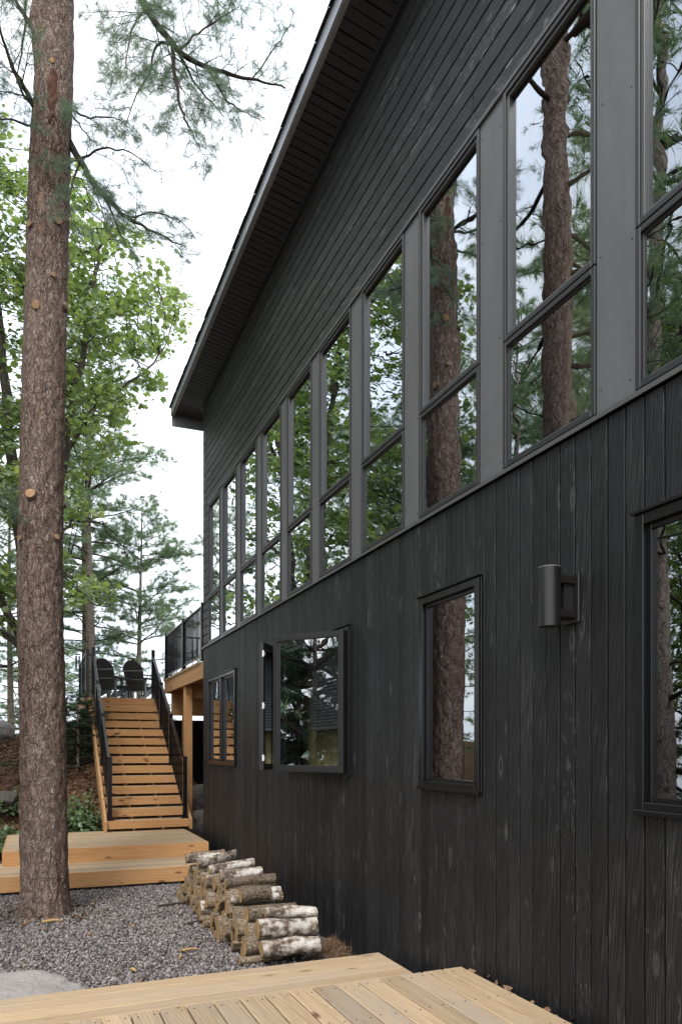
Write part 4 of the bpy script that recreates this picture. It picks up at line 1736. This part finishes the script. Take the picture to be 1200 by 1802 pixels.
# big limb across the top of the view
limb(WB, FB, A((105, -330, 8.57), (180, -170, 8.3), (235, -40, 8.0), (262, 20, 7.95), (300, 72, 7.9), (345, 108, 7.85), (410, 132, 7.8), (465, 142, 7.75), (503, 155, 7.7)), 0.055, 0.006, 0.50, 2, 0.17, 1.25, -0.02, 0.06, 0.30)
limb(WB, FB, A((302, 76, 7.9), (308, 130, 7.75), (318, 190, 7.6), (335, 225, 7.55), (352, 262, 7.5)), 0.022, 0.004, 0.45, 2, 0.13, 1.2, -0.04, 0.0, 0.1)
limb(WB, FB, A((312, 84, 7.9), (340, 140, 8.2), (372, 178, 8.3), (395, 205, 8.4)), 0.016, 0.004, 0.36, 2, 0.14, 1.0, -0.03, 0.0, 0.1)
limb(WB, FB, A((365, 118, 7.85), (395, 170, 7.7), (425, 192, 7.65), (460, 212, 7.6)), 0.014, 0.003, 0.30, 2, 0.15, 0.9, -0.03, 0.0, 0.1)
limb(WB, FB, A((300, 75, 7.9), (275, 78, 8.2), (262, 130, 8.4), (235, 175, 8.5), (215, 235, 8.6)), 0.018, 0.003, 0.42, 2, 0.14, 1.1, -0.03, 0.0, 0.1)
limb(WB, FB, A((318, 85, 7.9), (350, 55, 7.8), (390, 30, 7.9), (420, 10, 8.0)), 0.014, 0.003, 0.36, 2, 0.14, 1.0, 0.0, 0.05, 0.1)
limb(WB, FB, A((445, 138, 7.77), (475, 95, 7.7), (500, 60, 7.7), (518, 20, 7.75)), 0.009, 0.003, 0.22, 2, 0.16, 0.8, 0.0, 0.05, 0.3)
limb(WB, FB, A((262, 20, 7.95), (240, 30, 7.6), (225, 80, 7.4), (222, 140, 7.2)), 0.014, 0.003, 0.40, 2, 0.14, 1.0, -0.02, 0.0, 0.1)
limb(WB, FB, A((240, -30, 8.0), (300, -40, 7.8), (380, -30, 7.6), (470, -10, 7.5)), 0.02, 0.004, 0.45, 2, 0.16, 1.0, -0.02, 0.0, 0.2)
# limb leaving the trunk to the right, half way up the frame
limb(WB, FB, A((112, 235, 8.55), (135, 272, 8.5), (165, 322, 8.4), (215, 375, 8.3), (262, 402, 8.2), (318, 430, 8.1)), 0.042, 0.005, 0.42, 2, 0.15, 1.15, -0.03, 0.02, 0.18)
limb(WB, FB, A((140, 280, 8.5), (180, 262, 8.3), (230, 268, 8.2), (275, 300, 8.1)), 0.014, 0.003, 0.36, 2, 0.15, 1.0, -0.03, 0.0, 0.1)
limb(WB, FB, A((142, 285, 8.5), (128, 320, 8.2), (122, 360, 8.0), (130, 410, 7.9)), 0.014, 0.003, 0.32, 2, 0.16, 0.9, -0.03, 0.0, 0.2)
limb(WB, FB, A((170, 325, 8.4), (190, 352, 8.3), (215, 420, 8.2), (240, 455, 8.1)), 0.012, 0.003, 0.28, 2, 0.16, 0.9, -0.03, 0.0, 0.2)
limb(WB, FB, A((225, 380, 8.3), (280, 375, 8.1), (320, 390, 8.0), (345, 420, 7.9)), 0.010, 0.003, 0.26, 2, 0.15, 0.9, -0.03, 0.0, 0.1)
limb(WB, FB, A((122, 190, 8.55), (150, 205, 8.4), (190, 205, 8.3), (225, 215, 8.2)), 0.014, 0.003, 0.36, 2, 0.15, 1.0, -0.03, 0.0, 0.25)
limb(WB, FB, A((120, 195, 8.5), (145, 225, 8.3), (165, 250, 8.2)), 0.012, 0.003, 0.28, 2, 0.16, 0.9, -0.03, 0.0, 0.2)
# limbs to the left of the trunk
limb(WB, FB, A((66, 195, 8.57), (40, 150, 8.4), (18, 110, 8.3), (0, 55, 8.2), (-30, 0, 8.1)), 0.03, 0.006, 0.42, 2, 0.16, 1.1, -0.02, 0.0, 0.15)
limb(WB, FB, A((62, 192, 8.57), (35, 155, 8.2), (5, 70, 8.0), (-20, -20, 7.8)), 0.016, 0.004, 0.40, 2, 0.16, 1.1, -0.02, 0.0, 0.15)
limb(WB, FB, A((60, 225, 8.57), (30, 212, 8.3), (-5, 208, 8.1), (-60, 225, 7.9)), 0.014, 0.004, 0.34, 2, 0.17, 1.0, -0.03, 0.0, 0.2)
limb(WB, FB, A((64, 60, 8.57), (40, 20, 8.8), (5, -30, 9.0), (-60, -80, 9.2)), 0.03, 0.006, 0.45, 2, 0.17, 1.1, -0.02, 0.0, 0.2)
# the rest of the crown above the frame
for k in range(11):
    z = 10.6 + 0.42 * k
    x, y, tr = trunk_at(min(z, cps[-1][2] - 0.05))
    a_ = k * 2.4 + 1.9
    if math.cos(a_) > 0.55:
        a_ += 1.6
    L = 2.2 - 0.10 * k
    p = Vector((x, y, z))
    q = path(p, (math.cos(a_), math.sin(a_), 0.25), L, 4, 0.08, -0.05)
    limb(WB, FB, q, 0.03, 0.006, 0.5, 2, 0.22, 0.8, -0.02, 0.0, 0.3)
WB.build('branches', M['twig'], pine, smooth=True)
needles_mesh('foliage', FB, M['needle'], pine, 18, 0.082, 0.0010, 5)
print('pine tufts', len(FB.c))


# ------------------------------------------------------------------ background pines
def make_pine(H, r0, first, seed, droop, mat, sec, label, group, dens=1.0, K=10, Ln=0.12, w=0.0034, whorl=0.55, reach=2.6, bark=None, cone=False, dead=0.0):
    st_ = rnd.getstate()
    rnd.seed(seed)
    root = empty('pine_tree', (0, 0, 0), label, 'pine tree', group)
    lean = rnd.uniform(-0.02, 0.02)
    c_ = [(lean * z + 0.05 * math.sin(z * 0.5 + seed), 0.05 * math.cos(z * 0.4 + seed), z, max(0.015, r0 * (1 - 0.9 * z / H))) for z in np.linspace(-0.5, H, 9)]
    trunk_mesh('trunk', c_, bark or M['bark_far'], root, 14, 0.35, 0.008, 0.05, seed)
    Wm, Fm = MB(), Foliage()
    z = dead
    while dead and z < first:
        for k in range(rnd.choice((2, 3, 3))):
            a_ = rnd.uniform(0, 6.28)
            q = path((c_[0][0] + lean * z, 0, z), (math.cos(a_), math.sin(a_), 0.05), rnd.uniform(1.0, 2.6), 6, 0.13, -0.005)
            Wm.tube(q, [0.020 * (1 - 0.8 * t / 6) for t in range(7)], 5, False)
            twigs(Wm, Fm, q, 0.010, 0.35, 1, 0.30, 0.7, -0.01, 0.08, 0.35)
        z += 0.42
    z = first
    while z < H:
        f = (z - first) / (H - first)
        for k in range(rnd.choice((3, 4, 4, 5))):
            a_ = rnd.uniform(0, 6.28)
            prof = (1 - f) if cone else (0.55 + 0.9 * f * (1 - f) * 1.6) * (1 - f ** 4)
            L = reach * max(0.12, prof) * rnd.uniform(0.55, 1.15)
            i = min(range(len(c_)), key=lambda q: abs(c_[q][2] - z))
            p = Vector((c_[i][0], c_[i][1], z + rnd.uniform(-0.15, 0.15)))
            q = path(p, (math.cos(a_), math.sin(a_), 0.15 + 0.35 * f), L, 5, 0.09, droop)
            Wm.tube(q, [max(0.006, 0.030 * (1 - f * 0.6) * (1 - 0.8 * t / 5)) for t in range(6)], 5, False)
            bare = 0.30 if z < first + 1.5 else 0.18
            twigs(Wm, Fm, q, 0.018, sec, 2, 0.30, dens, -0.01, 0.12, bare)
        z += whorl * rnd.uniform(0.7, 1.3)
    Wm.build('branches', M['twig'], root, smooth=True)
    needles_mesh('foliage', Fm, mat, root, K, Ln, w, seed)
    print('bg pine', seed, len(Fm.c))
    rnd.setstate(st_)
    return root


BG = 'slender pines beyond the staircase'
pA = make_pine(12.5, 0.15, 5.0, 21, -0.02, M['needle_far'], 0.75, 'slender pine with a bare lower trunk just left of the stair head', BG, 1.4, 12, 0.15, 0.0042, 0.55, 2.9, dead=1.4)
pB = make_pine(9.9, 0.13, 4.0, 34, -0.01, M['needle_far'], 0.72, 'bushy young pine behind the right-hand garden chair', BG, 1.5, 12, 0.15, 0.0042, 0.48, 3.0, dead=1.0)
pA.location = at(163, 1235, 22)
pA.location.z = gz(pA.location.x, 22) - 0.1
pB.location = at(247, 1235, 24)
pB.location.z = gz(pB.location.x, 24) - 0.1


def put(src, px, Y, sc, rz, label, group=None, X=None, zs=1.0):
    c_ = copy_tree(src)
    p = at(px, 1300, Y)
    x = p.x if X is None else X
    c_.location = (x, Y, gz(x, Y) - 0.1)
    c_.scale = (sc, sc, sc * zs)
    c_.rotation_euler = (0, 0, rz)
    c_['label'] = label
    if group:
        c_['group'] = group
    return c_


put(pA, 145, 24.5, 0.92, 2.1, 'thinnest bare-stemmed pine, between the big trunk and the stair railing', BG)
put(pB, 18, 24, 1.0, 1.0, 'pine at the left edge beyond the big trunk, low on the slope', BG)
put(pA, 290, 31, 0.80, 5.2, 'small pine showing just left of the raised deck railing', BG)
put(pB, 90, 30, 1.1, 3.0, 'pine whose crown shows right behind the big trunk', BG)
# trees left of the photograph: they are seen mirrored in the windows
RF = 'trees mirrored in the windows'
put(pB, 0, 17.0, 1.3, 2.6, 'bushy pine left of the frame, mirrored in the middle windows', RF, -7.0)
put(pA, 0, 10.0, 1.5, 3.3, 'tall pine left of the frame, mirrored at the right edge of the photo', RF, -5.2)
put(pB, 0, 21.0, 1.4, 0.2, 'bushy pine far left of the frame, mirrored in the lower windows', RF, -12.5)
put(pA, 0, 18.0, 1.4, 1.7, 'tall pine far left of the frame, mirrored above the wall lamp', RF, -11.5)

# leaning pine beside the camera's view, mirrored in the big windows
lp = empty('pine_tree', (-0.95, 7.6, 0), 'thick leaning pine left of the frame, mirrored in the second tall window from the right', 'pine tree', RF)
lc = [(-1.10, 7.55, -0.06, 0.30), (-1.05, 7.55, 0.6, 0.245), (-0.98, 7.55, 2.5, 0.225), (-0.88, 7.6, 4.2, 0.21), (-1.0, 7.6, 5.2, 0.20), (-0.95, 7.6, 7.5, 0.185), (-0.9, 7.6, 10.0, 0.15), (-0.9, 7.6, 13.0, 0.10)]
trunk_mesh('trunk', lc, M['bark'], lp, 48, 0.06, 0.016, 0.15, 9.0)
WB, FB = MB(), Foliage()
for k in range(26):
    z = 3.3 + 0.36 * k
    a_ = k * 2.4 + 0.5
    d_ = Vector((math.cos(a_), math.sin(a_), 0.1))
    if d_.x > 0.2 and z < 9.5:                      # lopped on the house side
        d_.x = -abs(d_.x)
    i = min(range(len(lc)), key=lambda q: abs(lc[q][2] - z))
    p = Vector((lc[i][0], lc[i][1], z))
    q = path(p, d_, rnd.uniform(1.2, 2.6), 5, 0.10, -0.03)
    limb(WB, FB, [q[0], q[2], q[3], q[5]], 0.035, 0.006, 0.5, 2, 0.22, 0.75, -0.02, 0.02, 0.3)
WB.build('branches', M['twig'], lp, smooth=True)
needles_mesh('foliage', FB, M['needle'], lp, 12, 0.085, 0.0018, 15)


# ------------------------------------------------------------------ broadleaf tree behind the pine
def broadleaf(name, label, group, limbs, crown_pts, base, r_base, leaf, lsize, per, spread, seed, mat, bark, simple=False):
    st_ = rnd.getstate()
    rnd.seed(seed)
    root = empty(name, base, label, 'tree', group)
    W = MB()
    ends = []
    for pts, r0, r1 in limbs:
        pts = [Vector(p) for p in pts]
        q = []
        for a_, b_ in zip(pts[:-1], pts[1:]):
            for k in range(4):
                q.append(a_.lerp(b_, k / 4) + rv(0.025))
        q.append(pts[-1])
        n = len(q)
        W.tube(q, [r0 + (r1 - r0) * i / (n - 1) for i in range(n)], 9, True)
        ends += q[2:]
    W.build('trunk', bark, root, smooth=True)
    T = MB()
    C, Nn = [], []
    for c_ in crown_pts:
        c_ = Vector(c_)
        e = min(ends, key=lambda p: (p - c_).length)
        d_ = c_ - e
        e = c_ - d_.normalized() * min(d_.length, rnd.uniform(0.45, 0.9))
        mid = e.lerp(c_, 0.5) + rv(0.10) + Vector((0, 0, 0.05))
        T.tube([e, mid, c_], [0.010, 0.007, 0.004], 4, False)
        n = int(per * rnd.uniform(0.6, 1.4))
        for k in range(n):
            off = Vector((rnd.gauss(0, spread), rnd.gauss(0, spread), rnd.gauss(0, spread * 0.45)))
            C.append(tuple(c_ + off))
            Nn.append((rnd.gauss(0, 0.55), rnd.gauss(0, 0.55) - 0.25, 0.75))
            if k % 4 == 0:
                T.tube([c_ + off * 0.1, c_ + off], [0.003, 0.002], 3, False)
    T.build('twigs', M['twig'], root)
    leaves_mesh('foliage', C, Nn, lsize, mat, root, seed, simple)
    print(name, len(C))
    rnd.setstate(st_)
    return root


edge = [(230, 60), (300, 130), (380, 225), (450, 285), (520, 340), (560, 335), (600, 305), (640, 265), (675, 285), (715, 275), (760, 238), (800, 205), (850, 195), (900, 205), (950, 165), (1000, 150), (1040, 215), (1075, 225), (1110, 130)]


def right_edge(py):
    for (y0, x0), (y1, x1) in zip(edge[:-1], edge[1:]):
        if y0 <= py <= y1:
            return x0 + (x1 - x0) * (py - y0) / (y1 - y0)
    return -50


cr = []
tries = 0
while len(cr) < 830 and tries < 30000:
    tries += 1
    py = rnd.uniform(170, 1110)
    px = rnd.uniform(-330, 345)
    e = right_edge(py) if py > 230 else 20
    if px > e - 8:
        continue
    dens = mnoise.noise((px * 0.014, py * 0.020, 3.3)) + 0.45 * mnoise.noise((px * 0.04, py * 0.05, 7.1))
    if dens < -0.08 + (0.05 if px > 110 else 0.0) + (0.22 if py > 930 and px > 60 else 0) + (0.18 if py < 400 and px > 60 else 0):
        continue
    if px < -40 and rnd.random() < 0.45:
        continue
    cr.append(at(px, py, rnd.uniform(12.6, 16.2)))
bz = at(66, 1300, 14.6)
base = Vector((bz.x, 14.6, gz(bz.x, 14.6)))
lim = [(A((66, 1400, 14.6), (62, 1200, 14.6), (52, 1060, 14.6), (30, 900, 14.5), (10, 720, 14.4), (0, 600, 14.2), (-20, 400, 14.0), (-30, 260, 14.0)), 0.17, 0.03),
       (A((58, 1130, 14.6), (85, 980, 14.4), (112, 800, 14.2), (140, 640, 14.0), (165, 520, 13.9), (172, 440, 13.8), (200, 390, 13.7)), 0.10, 0.015),
       (A((108, 820, 14.2), (150, 740, 13.8), (200, 690, 13.6), (250, 655, 13.5), (290, 610, 13.4)), 0.045, 0.012),
       (A((60, 1150, 14.6), (35, 1115, 14.2), (0, 1050, 14.0), (-60, 960, 13.8), (-140, 800, 13.6)), 0.10, 0.02),
       (A((50, 1160, 14.6), (20, 1118, 14.9), (-20, 1098, 15.1), (-110, 1000, 15.3), (-200, 820, 15.4)), 0.08, 0.02),
       (A((90, 950, 14.4), (130, 915, 14.6), (180, 920, 14.8), (225, 985, 15.0)), 0.035, 0.008),
       (A((80, 1000, 14.4), (120, 1010, 14.0), (160, 1060, 13.8), (205, 1075, 13.7)), 0.03, 0.008)]
maple = broadleaf('maple_tree', 'bright green broadleaf tree behind the big pine, leaves spreading to both sides of its trunk', None, lim, cr, base, 0.17, 'leaf', 0.112, 27, 0.165, 44, M['leaf'], M['bark_grey'])
c_ = copy_tree(maple)
c_.location = (-8.6, 12.0, gz(-8.6, 12.0))
c_.rotation_euler = (0, 0, 2.2)
c_['label'] = 'broadleaf tree left of the frame, mirrored in the middle windows'
c_['group'] = RF


# ------------------------------------------------------------------ undergrowth
def shrub(loc, size, nleaf, mat, lsize, label, seed, cat='shrub', simple=True, group=None):
    g = np.random.default_rng(seed)
    root = empty('shrub', loc, label, cat, group)
    W = MB()
    C, Nn = [], []
    loc = Vector(loc)
    for s in range(max(5, nleaf // 28)):
        a_ = g.uniform(0, 6.28)
        r_ = size[0] * math.sqrt(g.uniform(0, 1))
        tip = loc + Vector((math.cos(a_) * r_, math.sin(a_) * r_, size[1] * g.uniform(0.35, 1.0) * (1 - 0.4 * r_ / size[0])))
        W.tube([loc + rv(0.03), loc.lerp(tip, 0.55) + Vector((0, 0, 0.06)), tip], [0.007, 0.005, 0.002], 4, False)
        for k in range(28):
            t = g.uniform(0.35, 1.05)
            p = loc.lerp(tip, t) + Vector(g.normal(0, 0.06, 3))
            C.append(tuple(p))
            Nn.append(tuple(np.array([math.cos(a_) * .3, math.sin(a_) * .3 - 0.2, 0.8]) + g.normal(0, 0.35, 3)))
    W.build('stems', M['twig'], root)
    leaves_mesh('foliage', C, Nn, lsize, mat, root, seed, simple)
    return root


def on(px, Y, dz=0.0, dx=0.0):
    p = at(px, 1400, Y)
    return (p.x + dx, Y, gz(p.x + dx, Y) + dz)


SG = 'green shrubs on the leafy slope'
shrub(on(152, 13.15), (0.42, 1.10), 1150, M['shrub'], 0.085, 'leafy green shrub against the left side of the staircase foot', 61, group=SG)
shrub(on(126, 13.5), (0.40, 0.60), 560, M['shrub'], 0.075, 'low green shrub between the big trunk and the staircase', 62, group=SG)
shrub(on(12, 13.0), (0.55, 0.62), 640, M['shrub'], 0.08, 'low green ground plant behind the left end of the upper step', 63, group=SG)
shrub(on(24, 14.4), (0.5, 0.40), 520, M['shrub'], 0.085, 'pale green ground plant half way up the slope at the left edge', 64, group=SG)
shrub(on(-30, 13.6), (0.6, 0.5), 420, M['shrub'], 0.085, 'green shrub on the slope just outside the left edge', 65, group=SG)
shrub(on(130, 15.4), (0.4, 0.4), 300, M['shrub'], 0.07, 'small green shrub half way up the slope left of the stairs', 66, group=SG)
DC = 'young dark conifers beside the staircase'
dc = make_pine(2.1, 0.035, 0.12, 51, -0.01, M['needle_dark'], 0.26, 'dark young conifer left of the top of the staircase', DC, 1.6, 12, 0.075, 0.0028, 0.20, 1.0, cone=True)
dc.location = on(134, 15.0)
dc.scale = (1.0, 1.0, 0.66)
put(dc, 118, 15.3, 1.0, 2.0, 'dark young conifer half hidden behind the big pine trunk', DC, zs=0.66)
put(dc, 153, 15.5, 0.9, 4.0, 'dark young conifer closest to the stair landing', DC, zs=0.66)
put(dc, 60, 17.6, 0.8, 1.0, 'dark young conifer on the crest behind the big pine trunk', DC, zs=0.5)

for k, (x, y, sc, rz) in enumerate(((-6.2, 4.6, 2.5, 0.3), (-7.4, 6.4, 3.0, 1.1), (-6.6, 8.2, 2.4, 2.2), (-8.8, 5.2, 3.4, 3.1), (-9.4, 8.6, 3.3, 4.0), (-7.0, 2.6, 2.8, 5.0), (-9.0, 11.2, 3.0, 0.7), (-11.5, 14.5, 3.2, 1.9), (-5.6, 12.6, 1.9, 2.9), (-9.5, 6.9, 3.0, 0.2), (-10.5, 5.6, 3.4, 2.6), (-8.2, 7.4, 2.7, 5.6), (-11.5, 7.8, 3.6, 4.4), (-8.0, 4.0, 3.0, 3.7), (-6.9, 5.4, 2.2, 1.7))):  # unseen conifers added to keep bright sky out of the casement reflection
    put(dc, 0, y, sc, rz, 'added dark conifer left of the frame, covering the sky mirrored in the open casement', RF, x)
for k, (x, y, sc, rz, w_) in enumerate(((-2.6, 20.0, 1.1, 1.3, 'bushy pine behind the broadleaf tree, mirrored in the far windows'), (-5.2, 23.0, 1.2, 4.4, 'bushy pine well behind the broadleaf tree, mirrored in the far windows'),
                                        (-9.0, 25.0, 1.3, 2.0, 'bushy pine left of the frame on the far slope, mirrored in the middle windows'), (-3.4, 15.4, 0.95, 3.6, 'bushy pine left of the broadleaf tree, mirrored in the middle windows'))):
    put(pB, 0, y, sc, rz, w_, RF, x)

# dry leaves over the slope
g = np.random.default_rng(77)
N = 15000
lx_ = g.uniform(-4.5, 2.6, N)
ly_ = g.uniform(12.2, 18.5, N)
C = np.array([(x, y, gz(x, y) + 0.004) for x, y in zip(lx_, ly_)])
C[:, 2] += g.uniform(0, 0.03, N)
o = leaves_mesh('leaf_litter', C, np.stack([g.normal(0, 0.4, N), g.normal(0, 0.4, N) - 0.1, np.ones(N)], 1), 0.075, M['litter'], None, 9, True)
tag(o, 'brown fallen leaves covering the slope behind the steps', 'leaf litter', kind='stuff')
rr = np.abs(g.normal(0.30, 0.16, 260)) + 0.12
aa = g.uniform(0, 6.28, 260)
o = leaves_mesh('bark_litter', np.stack([0.12 + rr * np.cos(aa), TY + rr * np.sin(aa), g.uniform(0.015, 0.05, 260)], 1), np.stack([g.normal(0, 0.6, 260), g.normal(0, 0.6, 260), np.ones(260)], 1), 0.05, M['litter'], None, 19, True)
tag(o, 'brown bark flakes and dead leaves round the foot of the big pine', 'bark litter', kind='stuff')
N = 260
C = np.concatenate([np.stack([g.uniform(2.42, 2.52, N), g.uniform(2.4, 5.9, N), np.full(N, 0.02)], 1), np.stack([g.uniform(-1.5, 2.3, 130), g.uniform(5.3, 9.7, 130), np.full(130, 0.035)], 1)])
C[:N, 1] = g.uniform(2.0, 4.0, N)
C[:N, 0] = g.uniform(2.47, 2.522, N)
C[:N, 2] = np.where(g.uniform(size=N) < 0.12, ZU - g.uniform(0.0, 0.05, N), 0.02)
o = leaves_mesh('dry_leaves', C, np.stack([g.normal(0, 0.5, len(C)), g.normal(0, 0.5, len(C)), np.ones(len(C))], 1), 0.05, M['litter'], None, 10, True)
tag(o, 'scattered dry brown leaves on the gravel and along the foot of the wall', 'leaf litter', kind='stuff')
# heap of red pine needles beside the woodpile
F = Foliage()
for k in range(420):
    a_ = rnd.uniform(0, 6.28)
    r_ = abs(rnd.gauss(0, 0.085))
    F.add((2.36 + math.cos(a_) * r_ * 0.8, 5.95 + math.sin(a_) * r_ * 1.6, 0.02 + 0.10 * math.exp(-(r_ / 0.15) ** 2) * rnd.random()), rv(1))
o = needles_mesh('dry_needles', F, M['litter'], None, 10, 0.09, 0.0012, 31, 1.0)
tag(o, 'heap of rust-red dry pine needles between the birch logs and the wall', 'needle heap', kind='stuff')

# sticks and chips on the gravel
words = ['tan wood chip on the gravel beside the woodpile', 'pale wood chip on the gravel near the front of the woodpile', 'brown stick on the gravel right of the pine trunk', 'thin stick lying on the gravel before the far step',
         'short stick at the foot of the pine trunk', 'pale bark sliver on the gravel near the near deck']
for k, (px, py, L, r, rz) in enumerate(((332, 1680, 0.16, 0.012, 0.1), (318, 1692, 0.09, 0.012, 1.2), (305, 1598, 0.36, 0.011, 0.15), (345, 1630, 0.25, 0.008, 0.3), (92, 1628, 0.2, 0.014, 0.0), (234, 1716, 0.10, 0.010, 2.0))):
    d_ = FP * EYE / (py - 1315)
    a_ = TH + math.atan((px - 600) / FP)
    Y = d_ / (math.cos(TH) + math.tan(a_) * math.sin(TH))
    c_ = Vector((Y * math.tan(a_), Y, 0.035))
    v_ = Vector((math.cos(rz), math.sin(rz), 0)) * L / 2
    mb = MB()
    mb.tube([c_ - v_, c_ + v_ * 0.1 + Vector((0, 0.008, 0.008)), c_ + v_], [r, r * 1.1, r * 0.6], 6, True, 0.15)
    o = mb.build('stick', M['cut'] if k in (0, 1, 4, 5) else M['twig'], origin=tuple(c_))
    tag(o, words[k], 'stick', 'sticks and chips on the gravel')

# wind chime among the pines
wp = at(137, 1152, 20.5)
wc = empty('wind_chime', wp, 'dark wind chime hanging among the pines left of the stair railing', 'wind chime')
mb = MB()
mb.tube([wp + Vector((0, 0, -0.01)), wp + Vector((0, 0, 0.01))], 0.07, 16)
mb.build('top_disc', M['black'], wc)
for k in range(6):
    a_ = k * 1.047
    p = wp + Vector((math.cos(a_) * 0.055, math.sin(a_) * 0.055, -0.04))
    mb = MB()
    mb.tube([p, p + Vector((0, 0, -0.24 - 0.03 * k))], 0.012, 8)
    mb.build('chime_tube', M['black'], wc)
mb = MB()
mb.tube([wp + Vector((0, 0, 0.01)), wp + Vector((0, 0, 0.9))], 0.003, 4)
mb.build('cord', M['black'], wc)

# ------------------------------------------------------------------ sky, sun, camera
world = bpy.data.worlds.new('World')
SC.world = world
world.use_nodes = True
nt = world.node_tree
nt.nodes.clear()
t = NT(nt)
out = t.n('OutputWorld')
sky = t.n('TexSky', sky_type='NISHITA')
sky.sun_disc = False
sky.sun_elevation = R(52)
sky.sun_rotation = R(215)
sky.dust_density = 4.0
sky.air_density = 1.2
bg1 = t.n('Background')
t.l(sky.outputs[0], bg1.inputs[0])
bg1.inputs[1].default_value = 0.12
tc = t.n('TexCoord')
cl = t.noise(t.mapping(tc.outputs['Generated'], (1.6, 1.6, 3.0)), 1.3, 5, 0.55)
cc = t.ramp(cl, [(0.35, (0.74, 0.82, 0.94)), (0.6, (1.0, 1.0, 1.0))])
bg2 = t.n('Background')
t.l(cc, bg2.inputs[0])
bg2.inputs[1].default_value = 1.0
mx = t.n('MixShader')
mx.inputs[0].default_value = 0.75
t.l(bg1.outputs[0], mx.inputs[1])
t.l(bg2.outputs[0], mx.inputs[2])
t.l(mx.outputs[0], out.inputs['Surface'])

sl_ = bpy.data.lights.new('sun', 'SUN')
sl_.energy = 1.0
sl_.angle = R(16)
sl_.color = (1.0, 0.975, 0.94)
so = bpy.data.objects.new('sun', sl_)
COL.objects.link(so)
az = R(215)
el = R(52)
dv = Vector((math.sin(az) * math.cos(el), math.cos(az) * math.cos(el), math.sin(el)))
so.rotation_euler = dv.to_track_quat('Z', 'Y').to_euler()
so.location = dv * 40

cam = bpy.data.cameras.new('camera')
cam.sensor_fit = 'HORIZONTAL'
cam.sensor_width = 36
cam.lens = 36 * FP / 1200
cam.shift_y = 414 / 1200
cam.clip_start = 0.05
cam.clip_end = 12000
co = bpy.data.objects.new('camera', cam)
COL.objects.link(co)
co.location = (0, 0, EYE)
co.rotation_euler = (R(90), 0, -TH)
SC.camera = co

vw = SC.view_settings
vw.view_transform = 'Standard'
vw.look = 'None'
vw.exposure = 1.22
vw.gamma = 1
SC.cycles.max_bounces = 8
SC.cycles.transparent_max_bounces = 12
SC.cycles.use_denoising = True
SC.cycles.caustics_reflective = False
SC.cycles.caustics_refractive = False
